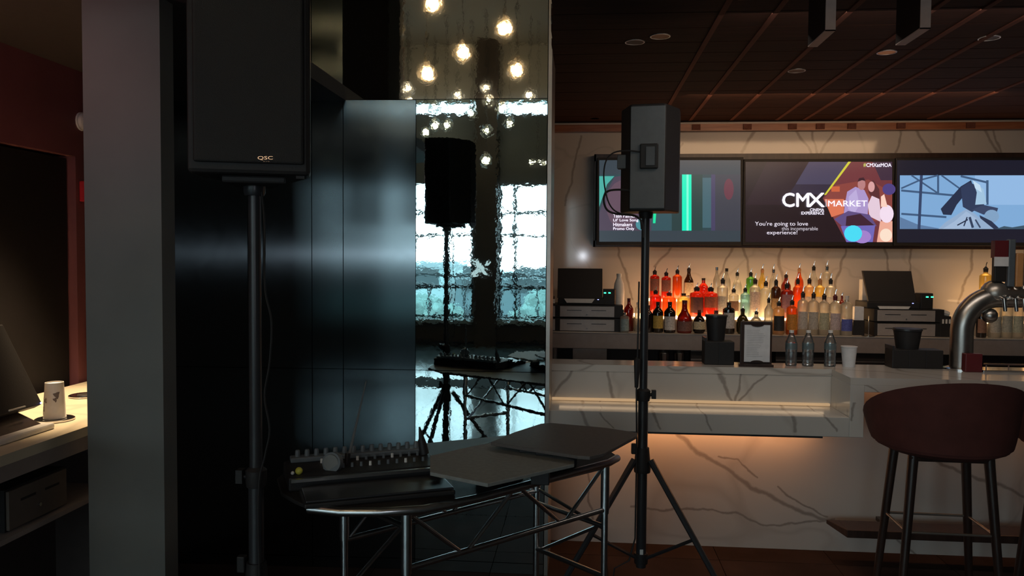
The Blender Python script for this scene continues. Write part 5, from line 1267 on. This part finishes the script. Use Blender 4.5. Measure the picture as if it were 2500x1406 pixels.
# ------------------------------------------------------------------ the hall behind the viewer, seen in the mirror
def V(px, py, vy): q = P(px, py, Y=vy); return Vector((q.x, 2*YM-vy, q.z))
def pendant(px, py, vy, rad, bulb, lab, grp):
    q = V(px, py, vy)
    t = thing('pendant_lamp', tuple(q), lab, 'pendant lamp', grp)
    part(MB().sphere(q, rad*.42, 12, sz=1.2), 'bulb', bulb, t, 'glowing bulb', smooth=True)
    part(MB().lathe(q.x, q.y, q.z, [(max(rad*math.sin(PI*i/10), .02), -rad*math.cos(PI*i/10)) for i in range(0, 11)], 18), 'globe', M['globe'], t, 'clear glass globe', smooth=True)
    part(MB().lathe(q.x, q.y, q.z+rad*.6, [(rad*.22, 0), (rad*.25, rad*.3), (rad*.2, rad*.7)], 12), 'socket', M['edge'], t, smooth=True)
    part(MB().tube([(q.x, q.y, q.z+rad), (q.x, q.y, 5.4)], .006, 6), 'cord', M['blackp'], t)
    if grp == G1: light('pendant_glow', 'POINT', tuple(q), 3.0, (1, .62, .32), .062)
G1, G2 = 'large glass globe pendants in the hall', 'small glass globe pendants by the windows'
where = ['topmost bright globe pendant in the mirror', 'bright globe pendant at upper left of the mirror', 'bright globe pendant at upper right of the mirror', 'leftmost bright globe pendant, reflected over the steel panels',
         'bright globe pendant in the middle of the mirror', 'lowest bright globe pendant at left of the mirror', 'lowest bright globe pendant at right of the mirror']
for (px, py), vy, lab in zip(((1058, 10), (963, 75), (1232, 70), (885, 130), (1130, 130), (1043, 180), (1262, 172)), (8.6, 8.9, 8.8, 9.3, 9.3, 9.0, 9.4), where):
    pendant(px, py, vy, .115, M['bulb'], lab, G1)
sm = [(995, 217, 'dim pendant highest at left of the small mirrored cluster'), (1118, 233, 'dim pendant above the clerestory band, centre left'), (1187, 214, 'dim pendant above another one at mirror centre'),
      (1192, 245, 'dim pendant on the panel joint at mirror centre'), (1293, 233, 'dim pendant at right above the clerestory band'), (999, 249, 'dim pendant just below the panel joint at left'),
      (1062, 262, 'yellowish pendant in front of the left clerestory window'), (1226, 264, 'brightest small pendant, right of mirror centre'), (1152, 277, 'pendant at the right end of left clerestory'),
      (1040, 323, 'lowest pendant at left under the clerestory'), (1063, 305, 'left of a pair of pendants under the clerestory'), (1090, 306, 'right of a pair of pendants under the clerestory'),
      (1188, 320, 'pendant in front of the dark mirrored column'), (1245, 301, 'pendant under the right clerestory window'), (1186, 392, 'lowest small pendant, on the dark mirrored column')]
for i, (px, py, lab) in enumerate(sm):
    pendant(px, py, 12.4+.27*((i*2) % 7), .10, M['bulb'] if i == 7 else M['bulbdim'], lab, G2)
# small lamp rail
q = V(1312, 397, 13)
t = thing('lamp_rail', tuple(q), 'short rail of four tiny amber lamps at right in mirror', 'lamp')
part(MB().box(q.x-.14, q.x+.14, q.y-.01, q.y+.01, q.z+.02, q.z+.04), 'rail', M['blackm'], t)
part(MB().box(q.x-.004, q.x+.004, q.y-.004, q.y+.004, q.z+.04, 5.4), 'hanger', M['blackm'], t)
for k in range(4):
    part(MB().sphere((q.x-.11+k*.073, q.y, q.z), .02, 8), 'lamp', M['bulbdim'], t, 'amber lamp')
# column between the windows with a white X sign
ca, cb = V(1160, 700, 14.1), V(1213, 700, 14.1)
MB().box(ca.x, cb.x, YW, YW+.35, 0, 5.4).build('column', M['darkwall'], kind='structure')
t = thing('wall_sign', (V(1170, 655, 13.95).x, YW+.40, 1.3), 'white letter X sign on the dark column seen in mirror', 'sign')
vs_ = lambda px, py: Vector((V(px, py, 14.03).x, YW+.37, V(px, py, 14.03).z))
for pts in ([(1152, 636), (1168, 634), (1196, 672), (1180, 672)], [(1148, 672), (1164, 655), (1172, 664), (1166, 672)], [(1184, 642), (1192, 635), (1196, 640), (1186, 648)]):
    w3 = [vs_(a, b) for a, b in pts]; w4 = [p+Vector((0, -.02, 0)) for p in w3]; n = len(w3)
    part(MB().add(w3+w4, [tuple(range(n)), tuple(range(2*n-1, n-1, -1))]+[(i, n+i, n+(i+1) % n, (i+1) % n) for i in range(n)]), 'letter_stroke', emis('lit_white_sign', (.8, .95, .95), .6), t)
# hall ceiling beam edge seen as the dark corner in the mirror
a_ = V(973, 100, 10.5)
MB().box(-7.4, a_.x, a_.y-.3, a_.y, 3.3, 5.4).build('wall_header', mat('warm_brown_header', (.26, .16, .10), .6), kind='structure')
